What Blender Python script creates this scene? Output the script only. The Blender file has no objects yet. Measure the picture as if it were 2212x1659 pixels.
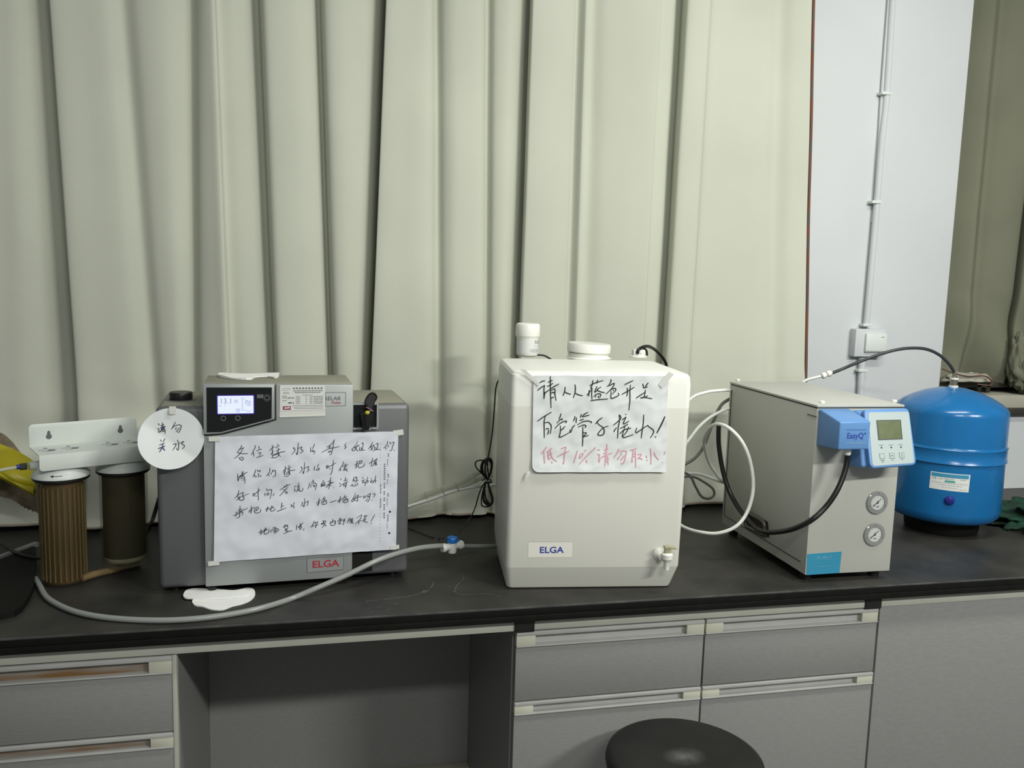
import bpy, bmesh, math, random
from mathutils import Vector, Matrix, noise
random.seed(7)
sc = bpy.context.scene
COL = sc.collection
T = 0.85                                   # height of the worktop above the floor

# ---------------------------------------------------------------- camera
YAW, PITCH, ROLL, FPX = 0.23020382, 0.12341193, -0.02907753, 1850.0
CAM = Vector((0.0, -1.58483256, T + 0.65))
_fw = Vector((math.sin(YAW) * math.cos(PITCH), math.cos(YAW) * math.cos(PITCH), -math.sin(PITCH)))
_rt = Vector((math.cos(YAW), -math.sin(YAW), 0.0))
_dn = _fw.cross(_rt)
R2 = math.cos(ROLL) * _rt + math.sin(ROLL) * _dn
D2 = -math.sin(ROLL) * _rt + math.cos(ROLL) * _dn
cd = bpy.data.cameras.new('camera'); cam = bpy.data.objects.new('camera', cd); COL.objects.link(cam)
cam.matrix_world = Matrix(((R2.x, -D2.x, -_fw.x, CAM.x), (R2.y, -D2.y, -_fw.y, CAM.y), (R2.z, -D2.z, -_fw.z, CAM.z), (0, 0, 0, 1)))
cd.sensor_fit = 'HORIZONTAL'; cd.sensor_width = 36.0; cd.lens = FPX / 2212.0 * 36.0
cd.clip_start = 0.05; cd.clip_end = 50
sc.camera = cam

# ---------------------------------------------------------------- world, lamps, exposure
w = bpy.data.worlds.new('room_light'); sc.world = w; w.use_nodes = True
w.node_tree.nodes['Background'].inputs[0].default_value = (0.93, 0.97, 1.0, 1)
w.node_tree.nodes['Background'].inputs[1].default_value = 0.19
def lamp(name, loc, sx, sy, power, col=(1.0, 1.0, 0.93), aim=None):
    l = bpy.data.lights.new(name, 'AREA'); l.shape = 'RECTANGLE'; l.size = sx; l.size_y = sy; l.energy = power; l.color = col
    o = bpy.data.objects.new(name, l); COL.objects.link(o); o.location = loc
    if aim:
        o.rotation_euler = (Vector(aim) - Vector(loc)).to_track_quat('-Z', 'Y').to_euler()
    return o
lamp('fluorescent_lamp', (0.45, -2.60, T + 1.85), 0.9, 0.12, 25, aim=(0.6, -0.2, T))
lamp('fluorescent_lamp', (2.20, -2.50, T + 1.85), 0.9, 0.12, 62, aim=(2.0, -0.2, T))
lamp('fluorescent_lamp', (1.25, -0.55, T + 1.95), 1.2, 0.2, 26)
sc.view_settings.view_transform = 'Standard'; sc.view_settings.look = 'None'
sc.view_settings.gamma = 1.0; sc.view_settings.use_curve_mapping = False
sc.view_settings.exposure = 0.0

# ---------------------------------------------------------------- measuring helpers
def ray(u, v):
    return R2 * (u - 1106.0) + D2 * (v - 829.5) + _fw * FPX
def on_y(u, v, y):                         # a point of the vertical plane at depth y
    d = ray(u, v); return CAM + d * ((y - CAM.y) / d.y)
def on_z(u, v, z):                         # a point of the horizontal plane at height z (world)
    d = ray(u, v); return CAM + d * ((z - CAM.z) / d.z)
class Frame:
    """an upright local frame: x along the front of a thing, y to the back, z up"""
    def __init__(s, x, y, z, yaw): s.o = Vector((x, y, z)); s.yaw = yaw; s.ex = Vector((math.cos(yaw), math.sin(yaw), 0)); s.ey = Vector((-math.sin(yaw), math.cos(yaw), 0))
    def loc(s, u, v, b=0.0):
        d = ray(u, v); P = CAM + d * (((s.o - CAM).dot(s.ey) + b) / d.dot(s.ey)) - s.o
        return P.dot(s.ex), P.z
    def to_local(s, P): q = P - s.o; return Vector((q.dot(s.ex), q.dot(s.ey), q.z))

# ---------------------------------------------------------------- materials
def mat(name, col, rough=0.5, metal=0.0, spec=0.5, var=0.0, vscale=20.0, bump=0.0, bscale=200.0, col2=None, trans=0.0, emit=None, estr=0.0, coat=0.0, sss=0.0, stretch=None, ior=1.45, alpha=1.0):
    m = bpy.data.materials.new(name); m.use_nodes = True; nt = m.node_tree; p = nt.nodes['Principled BSDF']
    p.inputs['Base Color'].default_value = (*col, 1); p.inputs['Roughness'].default_value = rough; p.inputs['Metallic'].default_value = metal
    p.inputs['Specular IOR Level'].default_value = spec; p.inputs['Coat Weight'].default_value = coat; p.inputs['IOR'].default_value = ior
    p.inputs['Transmission Weight'].default_value = trans; p.inputs['Alpha'].default_value = alpha
    tc = nt.nodes.new('ShaderNodeTexCoord'); mp = nt.nodes.new('ShaderNodeMapping'); nt.links.new(tc.outputs['Object'], mp.inputs[0])
    if stretch: mp.inputs['Scale'].default_value = stretch
    if var > 0 or col2:
        n = nt.nodes.new('ShaderNodeTexNoise'); n.inputs['Scale'].default_value = vscale; n.inputs['Detail'].default_value = 6
        nt.links.new(mp.outputs[0], n.inputs['Vector'])
        r = nt.nodes.new('ShaderNodeValToRGB'); nt.links.new(n.outputs['Fac'], r.inputs[0])
        c2 = col2 or tuple(c * (1 - var) for c in col); c1 = col if col2 else tuple(min(1, c * (1 + var * .6)) for c in col)
        r.color_ramp.elements[0].position = .36; r.color_ramp.elements[0].color = (*c2, 1); r.color_ramp.elements[1].position = .66; r.color_ramp.elements[1].color = (*c1, 1)
        nt.links.new(r.outputs[0], p.inputs['Base Color'])
    if bump > 0:
        n = nt.nodes.new('ShaderNodeTexNoise'); n.inputs['Scale'].default_value = bscale; n.inputs['Detail'].default_value = 4
        nt.links.new(mp.outputs[0], n.inputs['Vector'])
        b = nt.nodes.new('ShaderNodeBump'); b.inputs['Strength'].default_value = bump; b.inputs['Distance'].default_value = 0.002
        nt.links.new(n.outputs['Fac'], b.inputs['Height']); nt.links.new(b.outputs[0], p.inputs['Normal'])
    if emit: p.inputs['Emission Color'].default_value = (*emit, 1); p.inputs['Emission Strength'].default_value = estr
    return m
M = {}
M['plaster'] = mat('white_plaster', (.57, .595, .61), .85, var=.03, vscale=3, bump=.25, bscale=40)
M['curtain'] = mat('curtain_cloth', (.535, .555, .47), .9, spec=.15, var=.05, vscale=2.5, bump=.25, bscale=900)
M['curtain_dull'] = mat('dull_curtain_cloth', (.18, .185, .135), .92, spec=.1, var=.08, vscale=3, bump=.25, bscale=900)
M['piping'] = mat('red_curtain_edge', (.20, .065, .035), .85, col2=(.10, .09, .075), vscale=25)
M['lining'] = mat('pink_lining', (.38, .31, .25), .8, var=.1)
M['worktop'] = mat('black_worktop', (.042, .040, .035), .45, spec=.42, col2=(.020, .020, .019), vscale=7, bump=.12, bscale=120)
M['worktop_edge'] = mat('worktop_edge', (.007, .007, .0065), .5, spec=.2, var=.2, vscale=30)
M['lip_highlight'] = mat('worktop_lip_highlight', (.075, .078, .072), .6, col2=(.03, .03, .03), vscale=14)  # paler tone that paints the highlight on the worktop's front lip
M['scale_mark'] = mat('dried_water_mark', (.26, .27, .26), .9, col2=(.07, .072, .07), vscale=90)
M['panel'] = mat('grey_laminate', (.225, .228, .222), .5, spec=.35, var=.05, vscale=60, stretch=(1, 1, 4))
M['rail'] = mat('pale_rail', (.40, .41, .36), .6, var=.04)
M['channel'] = mat('handle_aluminium', (.44, .44, .43), .4, metal=.15, var=.05, vscale=20)
M['rusty'] = mat('rust_stained_aluminium', (.27, .255, .235), .55, metal=.1, col2=(.20, .105, .035), vscale=6, stretch=(1, 1, 10))
M['cap'] = mat('cream_plastic', (.52, .52, .43), .5, var=.04)
M['dark'] = mat('black_gap', (.008, .008, .008), .8)
M['blackpl'] = mat('black_plastic', (.012, .012, .012), .38, spec=.5, var=.1)
M['stool'] = mat('black_stool_seat', (.017, .018, .016), .55, spec=.4, col2=(.012, .012, .011), vscale=12, bump=.15, bscale=300)
M['handle'] = mat('dark_shiny_handle', (.10, .09, .075), .2, metal=.6, spec=.7)
M['strip'] = mat('brushed_steel_strip', (.30, .31, .30), .45, metal=.3)
M['matblack'] = mat('matt_black', (.006, .007, .006), .6, spec=.2)
M['chrome'] = mat('chrome', (.5, .5, .5), .2, metal=1)
M['tankpl'] = mat('ivory_plastic', (.70, .70, .63), .45, spec=.4, var=.015, vscale=3)
M['whitepl'] = mat('white_plastic', (.78, .78, .73), .4, spec=.4)
M['creampl'] = mat('yellowed_plastic', (.42, .40, .26), .4, trans=.1, var=.08)
M['silver'] = mat('silver_grey_paint', (.35, .37, .37), .40, metal=.25, spec=.5, bump=.06, bscale=900)
M['gunmetal'] = mat('dark_grey_paint', (.145, .15, .155), .42, metal=.3, spec=.5, bump=.06, bscale=900)
M['beige_top'] = mat('dusty_grey_top', (.26, .255, .20), .6, var=.05)
M['paper'] = mat('white_paper', (.68, .70, .77), .8, spec=.2)
M['paper2'] = mat('white_paper_warm', (.72, .75, .76), .8, spec=.2)
M['ink'] = mat('pen_ink', (.035, .038, .045), .6)
M['ink2'] = mat('marker_ink', (.015, .018, .018), .6)
M['inkv'] = mat('violet_ink', (.045, .035, .12), .6)
M['pink'] = mat('faded_red_ink', (.66, .33, .40), .7)
M['tape'] = mat('clear_tape', (.66, .67, .63), .25, spec=.6)
M['redtxt'] = mat('red_lettering', (.42, .03, .05), .5)
M['bluetxt'] = mat('blue_lettering', (.025, .05, .33), .5)
M['greytxt'] = mat('grey_print', (.11, .12, .12), .6)
M['paleprint'] = mat('pale_grey_print', (.33, .35, .34), .6)
M['label'] = mat('white_label', (.66, .68, .66), .5)
M['crimson'] = mat('crimson_print', (.25, .03, .06), .5)
M['screen'] = mat('lit_display', (.02, .02, .03), .3, emit=(.80, .88, 1.0), estr=.97)
M['screentxt'] = mat('display_digits', (.02, .02, .04), .4, emit=(.36, .37, .55), estr=.8)
M['screenpale'] = mat('display_faint_marks', (.02, .02, .04), .4, emit=(.62, .67, .90), estr=.95)
M['screenrim'] = mat('display_rim', (.02, .01, .2), .4, emit=(.03, .01, .30), estr=.5)
M['blackglass'] = mat('black_glossy_panel', (.010, .011, .012), .22, spec=.5)
M['easy'] = mat('warm_grey_enamel', (.46, .465, .425), .42, spec=.4, var=.02, vscale=4, bump=.08, bscale=700)
M['skyblue'] = mat('sky_blue_plastic', (.12, .27, .55), .4, spec=.45)
M['facia'] = mat('pale_grey_facia', (.37, .44, .44), .4)
M['lcd'] = mat('green_lcd', (.085, .11, .035), .3, var=.12, vscale=60)
M['lcdrim'] = mat('lcd_rim', (.04, .05, .045), .4)
M['gauge'] = mat('clear_gauge_rim', (.26, .27, .26), .15, spec=.8, coat=.6)
M['gaugeface'] = mat('gauge_face', (.62, .64, .62), .3, coat=1.0)
M['cyan'] = mat('cyan_label', (.035, .26, .42), .45)
M['cyantxt'] = mat('faded_label_print', (.09, .31, .47), .5)
M['bluetank'] = mat('glossy_blue_enamel', (.008, .135, .36), .24, spec=.5, coat=.25, var=.04)
M['brass'] = mat('worn_steel_fitting', (.30, .28, .22), .35, metal=.8)
M['navy'] = mat('navy_plug', (.015, .02, .19), .35)
M['filterhead'] = mat('white_enamel_metal', (.66, .70, .66), .4, spec=.4, var=.02)
M['clearpl'] = mat('yellowed_clear_housing', (.13, .11, .05), .12, alpha=.28, spec=.6)
M['rust'] = mat('brown_resin', (.17, .075, .022), .7, col2=(.075, .036, .014), vscale=14, bump=.6, bscale=150, stretch=(1, 1, .35))
M['carbon'] = mat('black_carbon', (.022, .024, .014), .6, col2=(.018, .018, .011), vscale=9, bump=.3, bscale=200)
M['ribs'] = mat('amber_ribs', (.13, .088, .030), .4, var=.1)
M['pad'] = mat('pale_end_pad', (.36, .36, .24), .7)
M['sponge'] = mat('brown_corrugated_tube', (.22, .15, .07), .8, var=.2, vscale=60)
M['yellow'] = mat('yellow_plastic_bag', (.42, .36, .008), .35, spec=.5, var=.1, vscale=12)
M['scallop'] = mat('brown_scalloped_cloth', (.17, .14, .09), .9, var=.25, vscale=70)
M['tubec'] = mat('translucent_tube', (.27, .285, .27), .25, spec=.6)
M['tubew'] = mat('white_tube', (.75, .77, .73), .35)
M['tubeg'] = mat('grey_tube', (.13, .135, .12), .35)
M['tubel'] = mat('clear_tube', (.52, .54, .44), .18, alpha=.55, spec=.6)
M['tubeb'] = mat('black_tube', (.008, .008, .008), .32, spec=.45)
M['hose'] = mat('dark_grey_hose', (.035, .036, .036), .35)
M['bluevalve'] = mat('blue_valve_cap', (.01, .18, .60), .4)
M['green'] = mat('dark_green_cloth', (.006, .055, .030), .85, col2=(.003, .02, .012), vscale=30)
M['frame'] = mat('dark_bronze_frame', (.045, .043, .035), .4, metal=.3, var=.1)
M['sill'] = mat('beige_sill', (.36, .35, .29), .6, var=.05)
M['lace'] = mat('brown_cloth', (.19, .15, .11), .9, var=.2, vscale=30)
M['floor'] = mat('grey_floor', (.22, .22, .20), .6, var=.1, vscale=3)
M['glass'] = mat('dark_window_glass', (.05, .06, .06), .08, spec=.6)
M['tissue'] = mat('white_tissue', (.86, .87, .84), .85, spec=.1)
M['yellowwire'] = mat('yellow_knot', (.5, .48, .04), .6)

def water_level(m, z):                      # the ivory tank shows its water level as a tint change
    nt = m.node_tree; p = nt.nodes['Principled BSDF']; tc = nt.nodes.new('ShaderNodeTexCoord'); sx = nt.nodes.new('ShaderNodeSeparateXYZ')
    nt.links.new(tc.outputs['Object'], sx.inputs[0])
    mr = nt.nodes.new('ShaderNodeMapRange'); nt.links.new(sx.outputs['Z'], mr.inputs['Value'])
    mr.inputs['From Min'].default_value = z - .0012; mr.inputs['From Max'].default_value = z + .0012
    mx = nt.nodes.new('ShaderNodeMix'); mx.data_type = 'RGBA'; nt.links.new(mr.outputs[0], mx.inputs['Factor'])
    mx.inputs[6].default_value = (.72, .72, .655, 1); mx.inputs[7].default_value = (.82, .83, .775, 1)
    nt.links.new(mx.outputs[2], p.inputs['Base Color'])
water_level(M['tankpl'], .392)
def scuffed(m):                              # a pale scuff worn into the middle of the stool seat
    nt = m.node_tree; p = nt.nodes['Principled BSDF']; src = p.inputs['Base Color'].links[0].from_socket
    tc = nt.nodes.new('ShaderNodeTexCoord'); mp = nt.nodes.new('ShaderNodeMapping'); mp.inputs['Scale'].default_value = (22, 30, 0)
    g = nt.nodes.new('ShaderNodeTexGradient'); g.gradient_type = 'SPHERICAL'; nt.links.new(tc.outputs['Object'], mp.inputs[0]); nt.links.new(mp.outputs[0], g.inputs[0])
    n = nt.nodes.new('ShaderNodeTexNoise'); n.inputs['Scale'].default_value = 60; mu = nt.nodes.new('ShaderNodeMath'); mu.operation = 'MULTIPLY'
    nt.links.new(tc.outputs['Object'], n.inputs['Vector']); nt.links.new(g.outputs['Fac'], mu.inputs[0]); nt.links.new(n.outputs['Fac'], mu.inputs[1])
    mx = nt.nodes.new('ShaderNodeMix'); mx.data_type = 'RGBA'; nt.links.new(mu.outputs[0], mx.inputs['Factor']); nt.links.new(src, mx.inputs[6]); mx.inputs[7].default_value = (.16, .16, .155, 1)
    nt.links.new(mx.outputs[2], p.inputs['Base Color'])
scuffed(M['stool'])

# ---------------------------------------------------------------- object helpers
def link(me, name, m=None, parent=None, smooth=False, ang=None):
    o = bpy.data.objects.new(name, me); COL.objects.link(o)
    if m is not None: me.materials.append(M[m] if isinstance(m, str) else m)
    if parent is not None: o.parent = parent
    if smooth:
        me.polygons.foreach_set('use_smooth', [True] * len(me.polygons))
        if ang: me.set_sharp_from_angle(angle=math.radians(ang))
    return o
def tag(o, label, cat, group=None):
    o['label'] = label; o['category'] = cat
    if group: o['group'] = group
    return o
def thing(name, label, cat, loc, yaw=0.0, group=None):
    o = bpy.data.objects.new(name, None); COL.objects.link(o); o.location = loc; o.rotation_euler = (0, 0, yaw); o.empty_display_size = .05
    return tag(o, label, cat, group)
def struct(o): o['kind'] = 'structure'; return o
def pydata(name, vs, fs, m, parent=None, smooth=False, ang=None):
    me = bpy.data.meshes.new(name); me.from_pydata([tuple(v) for v in vs], [], fs); me.update()
    return link(me, name, m, parent, smooth, ang)
def box(name, m, parent, x0, x1, y0, y1, z0, z1, bev=0.0, seg=2):
    bm = bmesh.new(); bmesh.ops.create_cube(bm, size=1.0)
    for v in bm.verts: v.co = Vector((x0 + (v.co.x + .5) * (x1 - x0), y0 + (v.co.y + .5) * (y1 - y0), z0 + (v.co.z + .5) * (z1 - z0)))
    if bev > 0: bmesh.ops.bevel(bm, geom=bm.edges[:], offset=bev, segments=seg, affect='EDGES', profile=.5)
    me = bpy.data.meshes.new(name); bm.to_mesh(me); bm.free()
    return link(me, name, m, parent, bev > 0, 35)
def prism(name, m, parent, poly, y0, y1, bev=0.0, seg=2):
    """poly in (x,z), extruded from y0 (front) to y1"""
    bm = bmesh.new(); a = [bm.verts.new((x, y0, z)) for x, z in poly]; b = [bm.verts.new((x, y1, z)) for x, z in poly]; n = len(poly)
    bm.faces.new(a); bm.faces.new(b[::-1])
    for i in range(n): bm.faces.new((a[(i + 1) % n], a[i], b[i], b[(i + 1) % n]))
    bmesh.ops.recalc_face_normals(bm, faces=bm.faces[:])
    if bev > 0: bmesh.ops.bevel(bm, geom=bm.edges[:], offset=bev, segments=seg, affect='EDGES', profile=.5)
    me = bpy.data.meshes.new(name); bm.to_mesh(me); bm.free()
    return link(me, name, m, parent, bev > 0, 35)
def rrect(x0, x1, z0, z1, r, n=5):
    out = []
    for cx, cz, a0 in ((x1 - r, z1 - r, 0), (x0 + r, z1 - r, 90), (x0 + r, z0 + r, 180), (x1 - r, z0 + r, 270)):
        for k in range(n + 1):
            a = math.radians(a0 + 90 * k / n); out.append((cx + r * math.cos(a), cz + r * math.sin(a)))
    return out
def catmull(P, n=6, closed=False):
    P = [Vector(p) for p in P]; out = []; N = len(P)
    if N < 3 and not closed:
        return [P[0].lerp(P[1], k / n) for k in range(n + 1)]
    for i in range(N if closed else N - 1):
        p1, p2 = P[i], P[(i + 1) % N]
        p0 = P[i - 1] if (i > 0 or closed) else p1 * 2 - p2
        p3 = P[(i + 2) % N] if (i + 2 < N or closed) else p2 * 2 - p1
        for k in range(n):
            t = k / n
            out.append(.5 * ((2 * p1) + (p2 - p0) * t + (2 * p0 - 5 * p1 + 4 * p2 - p3) * t * t + (3 * p1 - p0 - 3 * p2 + p3) * t ** 3))
    if not closed: out.append(P[-1])
    return out
def tube_data(P, r, n=10, closed=False, cap=True):
    vs, fs = [], []; N = len(P); up = None
    for i in range(N):
        a = P[i - 1] if (i > 0 or closed) else P[i]; b = P[(i + 1) % N] if (i < N - 1 or closed) else P[i]
        t = (b - a).normalized() if (b - a).length > 1e-9 else Vector((0, 0, 1))
        if up is None: up = t.orthogonal().normalized()
        up = (up - t * up.dot(t)); up = up.normalized() if up.length > 1e-6 else t.orthogonal().normalized()
        s = t.cross(up); rr = r[i] if isinstance(r, (list, tuple)) else r
        for k in range(n):
            an = 2 * math.pi * k / n; vs.append(P[i] + (up * math.cos(an) + s * math.sin(an)) * rr)
    for i in range(N if closed else N - 1):
        j = (i + 1) % N
        for k in range(n): fs.append((i * n + k, i * n + (k + 1) % n, j * n + (k + 1) % n, j * n + k))
    if cap and not closed: fs.append(tuple(range(n))[::-1]); fs.append(tuple((N - 1) * n + k for k in range(n)))
    return vs, fs
def tube(name, m, parent, pts, r, n=10, sub=8, closed=False):
    vs, fs = tube_data(catmull(pts, sub, closed), r, n, closed)
    return pydata(name, vs, fs, m, parent, True, 60)
def lathe(name, m, parent, prof, c=(0, 0, 0), axis='z', n=32, ang=30, tilt=None):
    """prof: (radius, height) from bottom to top; closed at both ends when the radius is 0"""
    vs, fs = [], []
    for r, h in prof:
        for k in range(n):
            a = 2 * math.pi * k / n; p = (r * math.cos(a), r * math.sin(a), h)
            if axis == 'y': p = (p[0], -p[2], p[1])           # towards the viewer of a front face
            if axis == 'x': p = (p[2], p[1], -p[0])
            vs.append(Vector(p) + Vector(c))
    for i in range(len(prof) - 1):
        for k in range(n): fs.append((i * n + k, i * n + (k + 1) % n, (i + 1) * n + (k + 1) % n, (i + 1) * n + k))
    fs.append(tuple(range(n))[::-1]); fs.append(tuple((len(prof) - 1) * n + k for k in range(n)))
    o = pydata(name, vs, fs, m, parent, True, ang)
    bm = bmesh.new(); bm.from_mesh(o.data); bmesh.ops.remove_doubles(bm, verts=bm.verts[:], dist=1e-6); bmesh.ops.recalc_face_normals(bm, faces=bm.faces[:]); bm.to_mesh(o.data); bm.free()
    return o
def disc(name, m, parent, cx, cz, r, b, th=.0006, n=24, squash=1.0):
    return prism(name, m, parent, [(cx + r * math.cos(2 * math.pi * k / n), cz + squash * r * math.sin(2 * math.pi * k / n)) for k in range(n)], b - th, b)
def ring(name, m, parent, cx, cz, r, t, b, th=.0006, n=28):
    vs, fs = [], []
    for k in range(n):
        a = 2 * math.pi * k / n
        for rr, yy in ((r, b - th), (r - t, b - th), (r - t, b), (r, b)): vs.append((cx + rr * math.cos(a), yy, cz + rr * math.sin(a)))
    for k in range(n):
        i, j = 4 * k, 4 * ((k + 1) % n)
        for q in range(4): fs.append((i + q, i + (q + 1) % 4, j + (q + 1) % 4, j + q))
    return pydata(name, vs, fs, m, parent)
def frame_outline(name, m, parent, poly, t, b, th=.001):
    """a raised outline of width t along a polygon in (x,z)"""
    n = len(poly); cx = sum(p[0] for p in poly) / n; cz = sum(p[1] for p in poly) / n; vs, fs = [], []
    inn = []
    for i in range(n):
        p0, p1, p2 = Vector(poly[i - 1]), Vector(poly[i]), Vector(poly[(i + 1) % n])
        d1 = (p1 - p0).normalized(); d2 = (p2 - p1).normalized(); n1 = Vector((-d1.y, d1.x)); n2 = Vector((-d2.y, d2.x)); s = (n1 + n2); s = s.normalized() / max(.4, s.normalized().dot(n1))
        if (Vector((cx, cz)) - p1).dot(s) < 0: s = -s
        inn.append(p1 + s * t)
    for i in range(n):
        for p, yy in ((poly[i], b - th), (inn[i], b - th), (inn[i], b), (poly[i], b)): vs.append((p[0], yy, p[1]))
    for k in range(n):
        i, j = 4 * k, 4 * ((k + 1) % n)
        for q in range(4): fs.append((i + q, i + (q + 1) % 4, j + (q + 1) % 4, j + q))
    return pydata(name, vs, fs, m, parent)
def text(body, m, parent, x, b, z, size, name='lettering', bold=0.0, sx=1.0, align='LEFT', shear=0.0, th=.0003, fn=None):
    cu = bpy.data.curves.new('t', 'FONT'); cu.body = body; cu.size = size; cu.offset = bold * size; cu.align_x = align; cu.align_y = 'CENTER'; cu.shear = shear; cu.resolution_u = 3; cu.extrude = th / 2
    o = bpy.data.objects.new('t', cu); COL.objects.link(o); bpy.context.view_layer.update()
    me = bpy.data.meshes.new_from_object(o.evaluated_get(bpy.context.evaluated_depsgraph_get())); bpy.data.objects.remove(o)
    for v in me.vertices:
        p = Vector((x + v.co.x * sx, b - v.co.z, z + v.co.y)); v.co = fn(p) if fn else p
    me.materials.clear(); me.name = name
    return link(me, name, m, parent)
def bars(name, m, parent, rects, b, th=.0003, fn=None):
    """flat print too small to read: a set of little rectangles (x0,x1,z0,z1) in one mesh"""
    vs, fs = [], []
    for x0, x1, z0, z1 in rects:
        i = len(vs)
        for yy in (b - th, b):
            for p in ((x0, z0), (x1, z0), (x1, z1), (x0, z1)): vs.append(Vector((p[0], yy, p[1])) if not fn else fn(Vector((p[0], yy, p[1]))))
        fs += [(i, i + 1, i + 2, i + 3), (i + 4, i + 7, i + 6, i + 5)] + [(i + q, i + 4 + q, i + 4 + (q + 1) % 4, i + (q + 1) % 4) for q in range(4)]
    o = pydata(name, vs, fs, m, parent)
    if len(rects) > 4: o['kind'] = 'stuff'
    return o
def words(x0, x1, z, h, rnd, gap=.25):
    """rows of word-like dashes"""
    out = []; x = x0
    while x < x1:
        wd = h * rnd.uniform(.8, 3.0); out.append((x, min(x + wd, x1), z - h / 2, z + h / 2)); x += wd + h * rnd.uniform(.4, .9)
    return out
def strokes(name, m, parent, data, fr, b0, wpx, disp=None, lift=.0005):
    """pen strokes given in the pixels of enlarged views; each becomes a thin raised ribbon on the sheet"""
    vs, fs = [], []
    for ox, oy, s, items in data:
        for it in items:
            P = []
            for tok in it.split():
                x, y = tok.split(','); P.append(fr.loc(ox + float(x) * 10 / s, oy + float(y) * 10 / s, b0))
            Q = catmull([(p[0], p[1], 0) for p in P], 4); n = len(Q)
            hw = wpx * .5 * .00088
            i0 = len(vs)
            for i, q in enumerate(Q):
                t = (Q[min(i + 1, n - 1)] - Q[max(i - 1, 0)]); t = t.normalized() if t.length > 0 else Vector((1, 0, 0))
                s_ = Vector((-t.y, t.x, 0)) * hw * (.75 + .35 * math.sin(math.pi * (i + .5) / n))
                if i == 0: q = q - t * hw * .5
                if i == n - 1: q = q + t * hw * .5
                for p in (q + s_, q - s_):
                    d = disp(p.x, p.y) if disp else 0.0
                    vs.append((p.x, b0 + d - lift, p.y)); 
            for i in range(n - 1): fs.append((i0 + 2 * i, i0 + 2 * i + 1, i0 + 2 * i + 3, i0 + 2 * i + 2))
    o = pydata(name, vs, fs, m, parent); o['kind'] = 'stuff'; return o
def sheet(name, m, parent, corners, disp, b0, nx=48, nz=36, th=.0004, cut=None):
    """a crumpled sheet between four (x,z) corners: bottom-left, bottom-right, top-right, top-left"""
    vs, fs = [], []
    bl, br, tr, tl = [Vector(c) for c in corners]
    for k in range(2):
        for j in range(nz + 1):
            for i in range(nx + 1):
                u, v = i / nx, j / nz; p = bl.lerp(br, u).lerp(tl.lerp(tr, u), v)
                if cut: p = Vector(cut(p, u, v))
                vs.append((p.x, b0 + disp(p.x, p.y) + k * th, p.y))
    S = (nx + 1) * (nz + 1)
    for j in range(nz):
        for i in range(nx):
            a = j * (nx + 1) + i; fs.append((a, a + 1, a + nx + 2, a + nx + 1)); fs.append((S + a, S + a + nx + 1, S + a + nx + 2, S + a + 1))
    return pydata(name, vs, fs, m, parent, True)
# ================================================================ the setting
struct(box('floor', 'floor', None, -4, 5.5, -4.5, 1.1, -.05, 0))
struct(box('wall_back', 'plaster', None, -4, 1.30, .86, .98, 0, 3.0))
struct(box('wall_low', 'plaster', None, 1.93, 5.5, .765, .98, 0, T + .272))
struct(box('trim_1', 'plaster', None, 1.20, 1.945, .745, .97, 0, 3.0, .004))    # the pillar between the windows
bpy.data.objects['wall_low'].name = 'wall_right'
# window beside the pillar: dark frame, pane and sill
win = bpy.data.objects.new('window_1', None); COL.objects.link(win); win.location = (1.95, .80, T + .27); struct(win)
box('sill', 'sill', win, 0, 3.2, -.045, .16, .0, .045, .003)
box('sill_nosing', 'frame', win, 0, 3.2, -.055, -.040, -.020, .004, .001)
box('bottom_rail', 'frame', win, -.0, 3.2, .085, .125, .055, .085, .002)
box('middle_rail', 'frame', win, -.0, 3.2, .02, .05, .062, .078, .002)
for xx in (.205, .24):
    box('frame_post', 'frame', win, xx, xx + .016, .02, .05, -.0 + .045, .078, .001)
box('pane', 'glass', win, 0, 3.2, .15, .155, .045, 2.0)

# ---------------------------------------------------------------- worktop and cabinets
wt = thing('worktop', 'long black laboratory worktop with dried water marks, carrying all the machines', 'worktop', (0, 0, T))
box('top_slab', 'worktop', wt, -3.4, 4.6, .006, .765, -.030, 0.0, .0015)
box('front_edge', 'worktop_edge', wt, -3.4, 4.6, 0.0, .008, -.0165, -.0008, .0010)
box('front_edge', 'worktop_edge', wt, -3.4, 4.6, .0008, .008, -.031, -.0172, .0010)
box('highlight_strip', 'lip_highlight', wt, -3.4, 4.6, -.0006, .0042, -.0034, .0003, .0008)  # thin lighter strip: highlight along the front lip, put in as colour
def flat_marks(name, lists, wd):
    vs, fs = [], []
    for L in lists:
        Q = catmull([on_z(u, v, T) for u, v in L], 8); n = len(Q); i0 = len(vs)
        for i, q in enumerate(Q):
            t = (Q[min(i + 1, n - 1)] - Q[max(i - 1, 0)]).normalized(); s = Vector((-t.y, t.x, 0)) * wd * (.4 + 1.2 * abs(noise.noise(q * 60)))
            vs += [(q + s) - Vector((0, 0, T - .00045)), (q - s) - Vector((0, 0, T - .00045))]
        for i in range(n - 1): fs.append((i0 + 2 * i, i0 + 2 * i + 1, i0 + 2 * i + 3, i0 + 2 * i + 2))
    o = pydata(name, vs, fs, 'scale_mark', wt)
    if len(lists) > 2: o['kind'] = 'stuff'
    return o
flat_marks('water_mark', [[(790, 1300), (820, 1296), (860, 1292), (895, 1286), (918, 1280), (932, 1268), (938, 1256)], [(905, 1282), (918, 1277), (925, 1277)]], .0010)
flat_marks('water_mark', [[(962, 1224), (985, 1232), (998, 1240), (1000, 1252), (990, 1262), (982, 1276), (992, 1284), (1020, 1284), (1050, 1283), (1080, 1288)]], .0007)
flat_marks('water_mark', [[(785, 1318), (810, 1312), (840, 1313), (832, 1320), (800, 1322)], [(845, 1303), (862, 1306)], [(1480, 1234), (1500, 1230)], [(1500, 1268), (1520, 1262)]], .0004)
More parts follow.
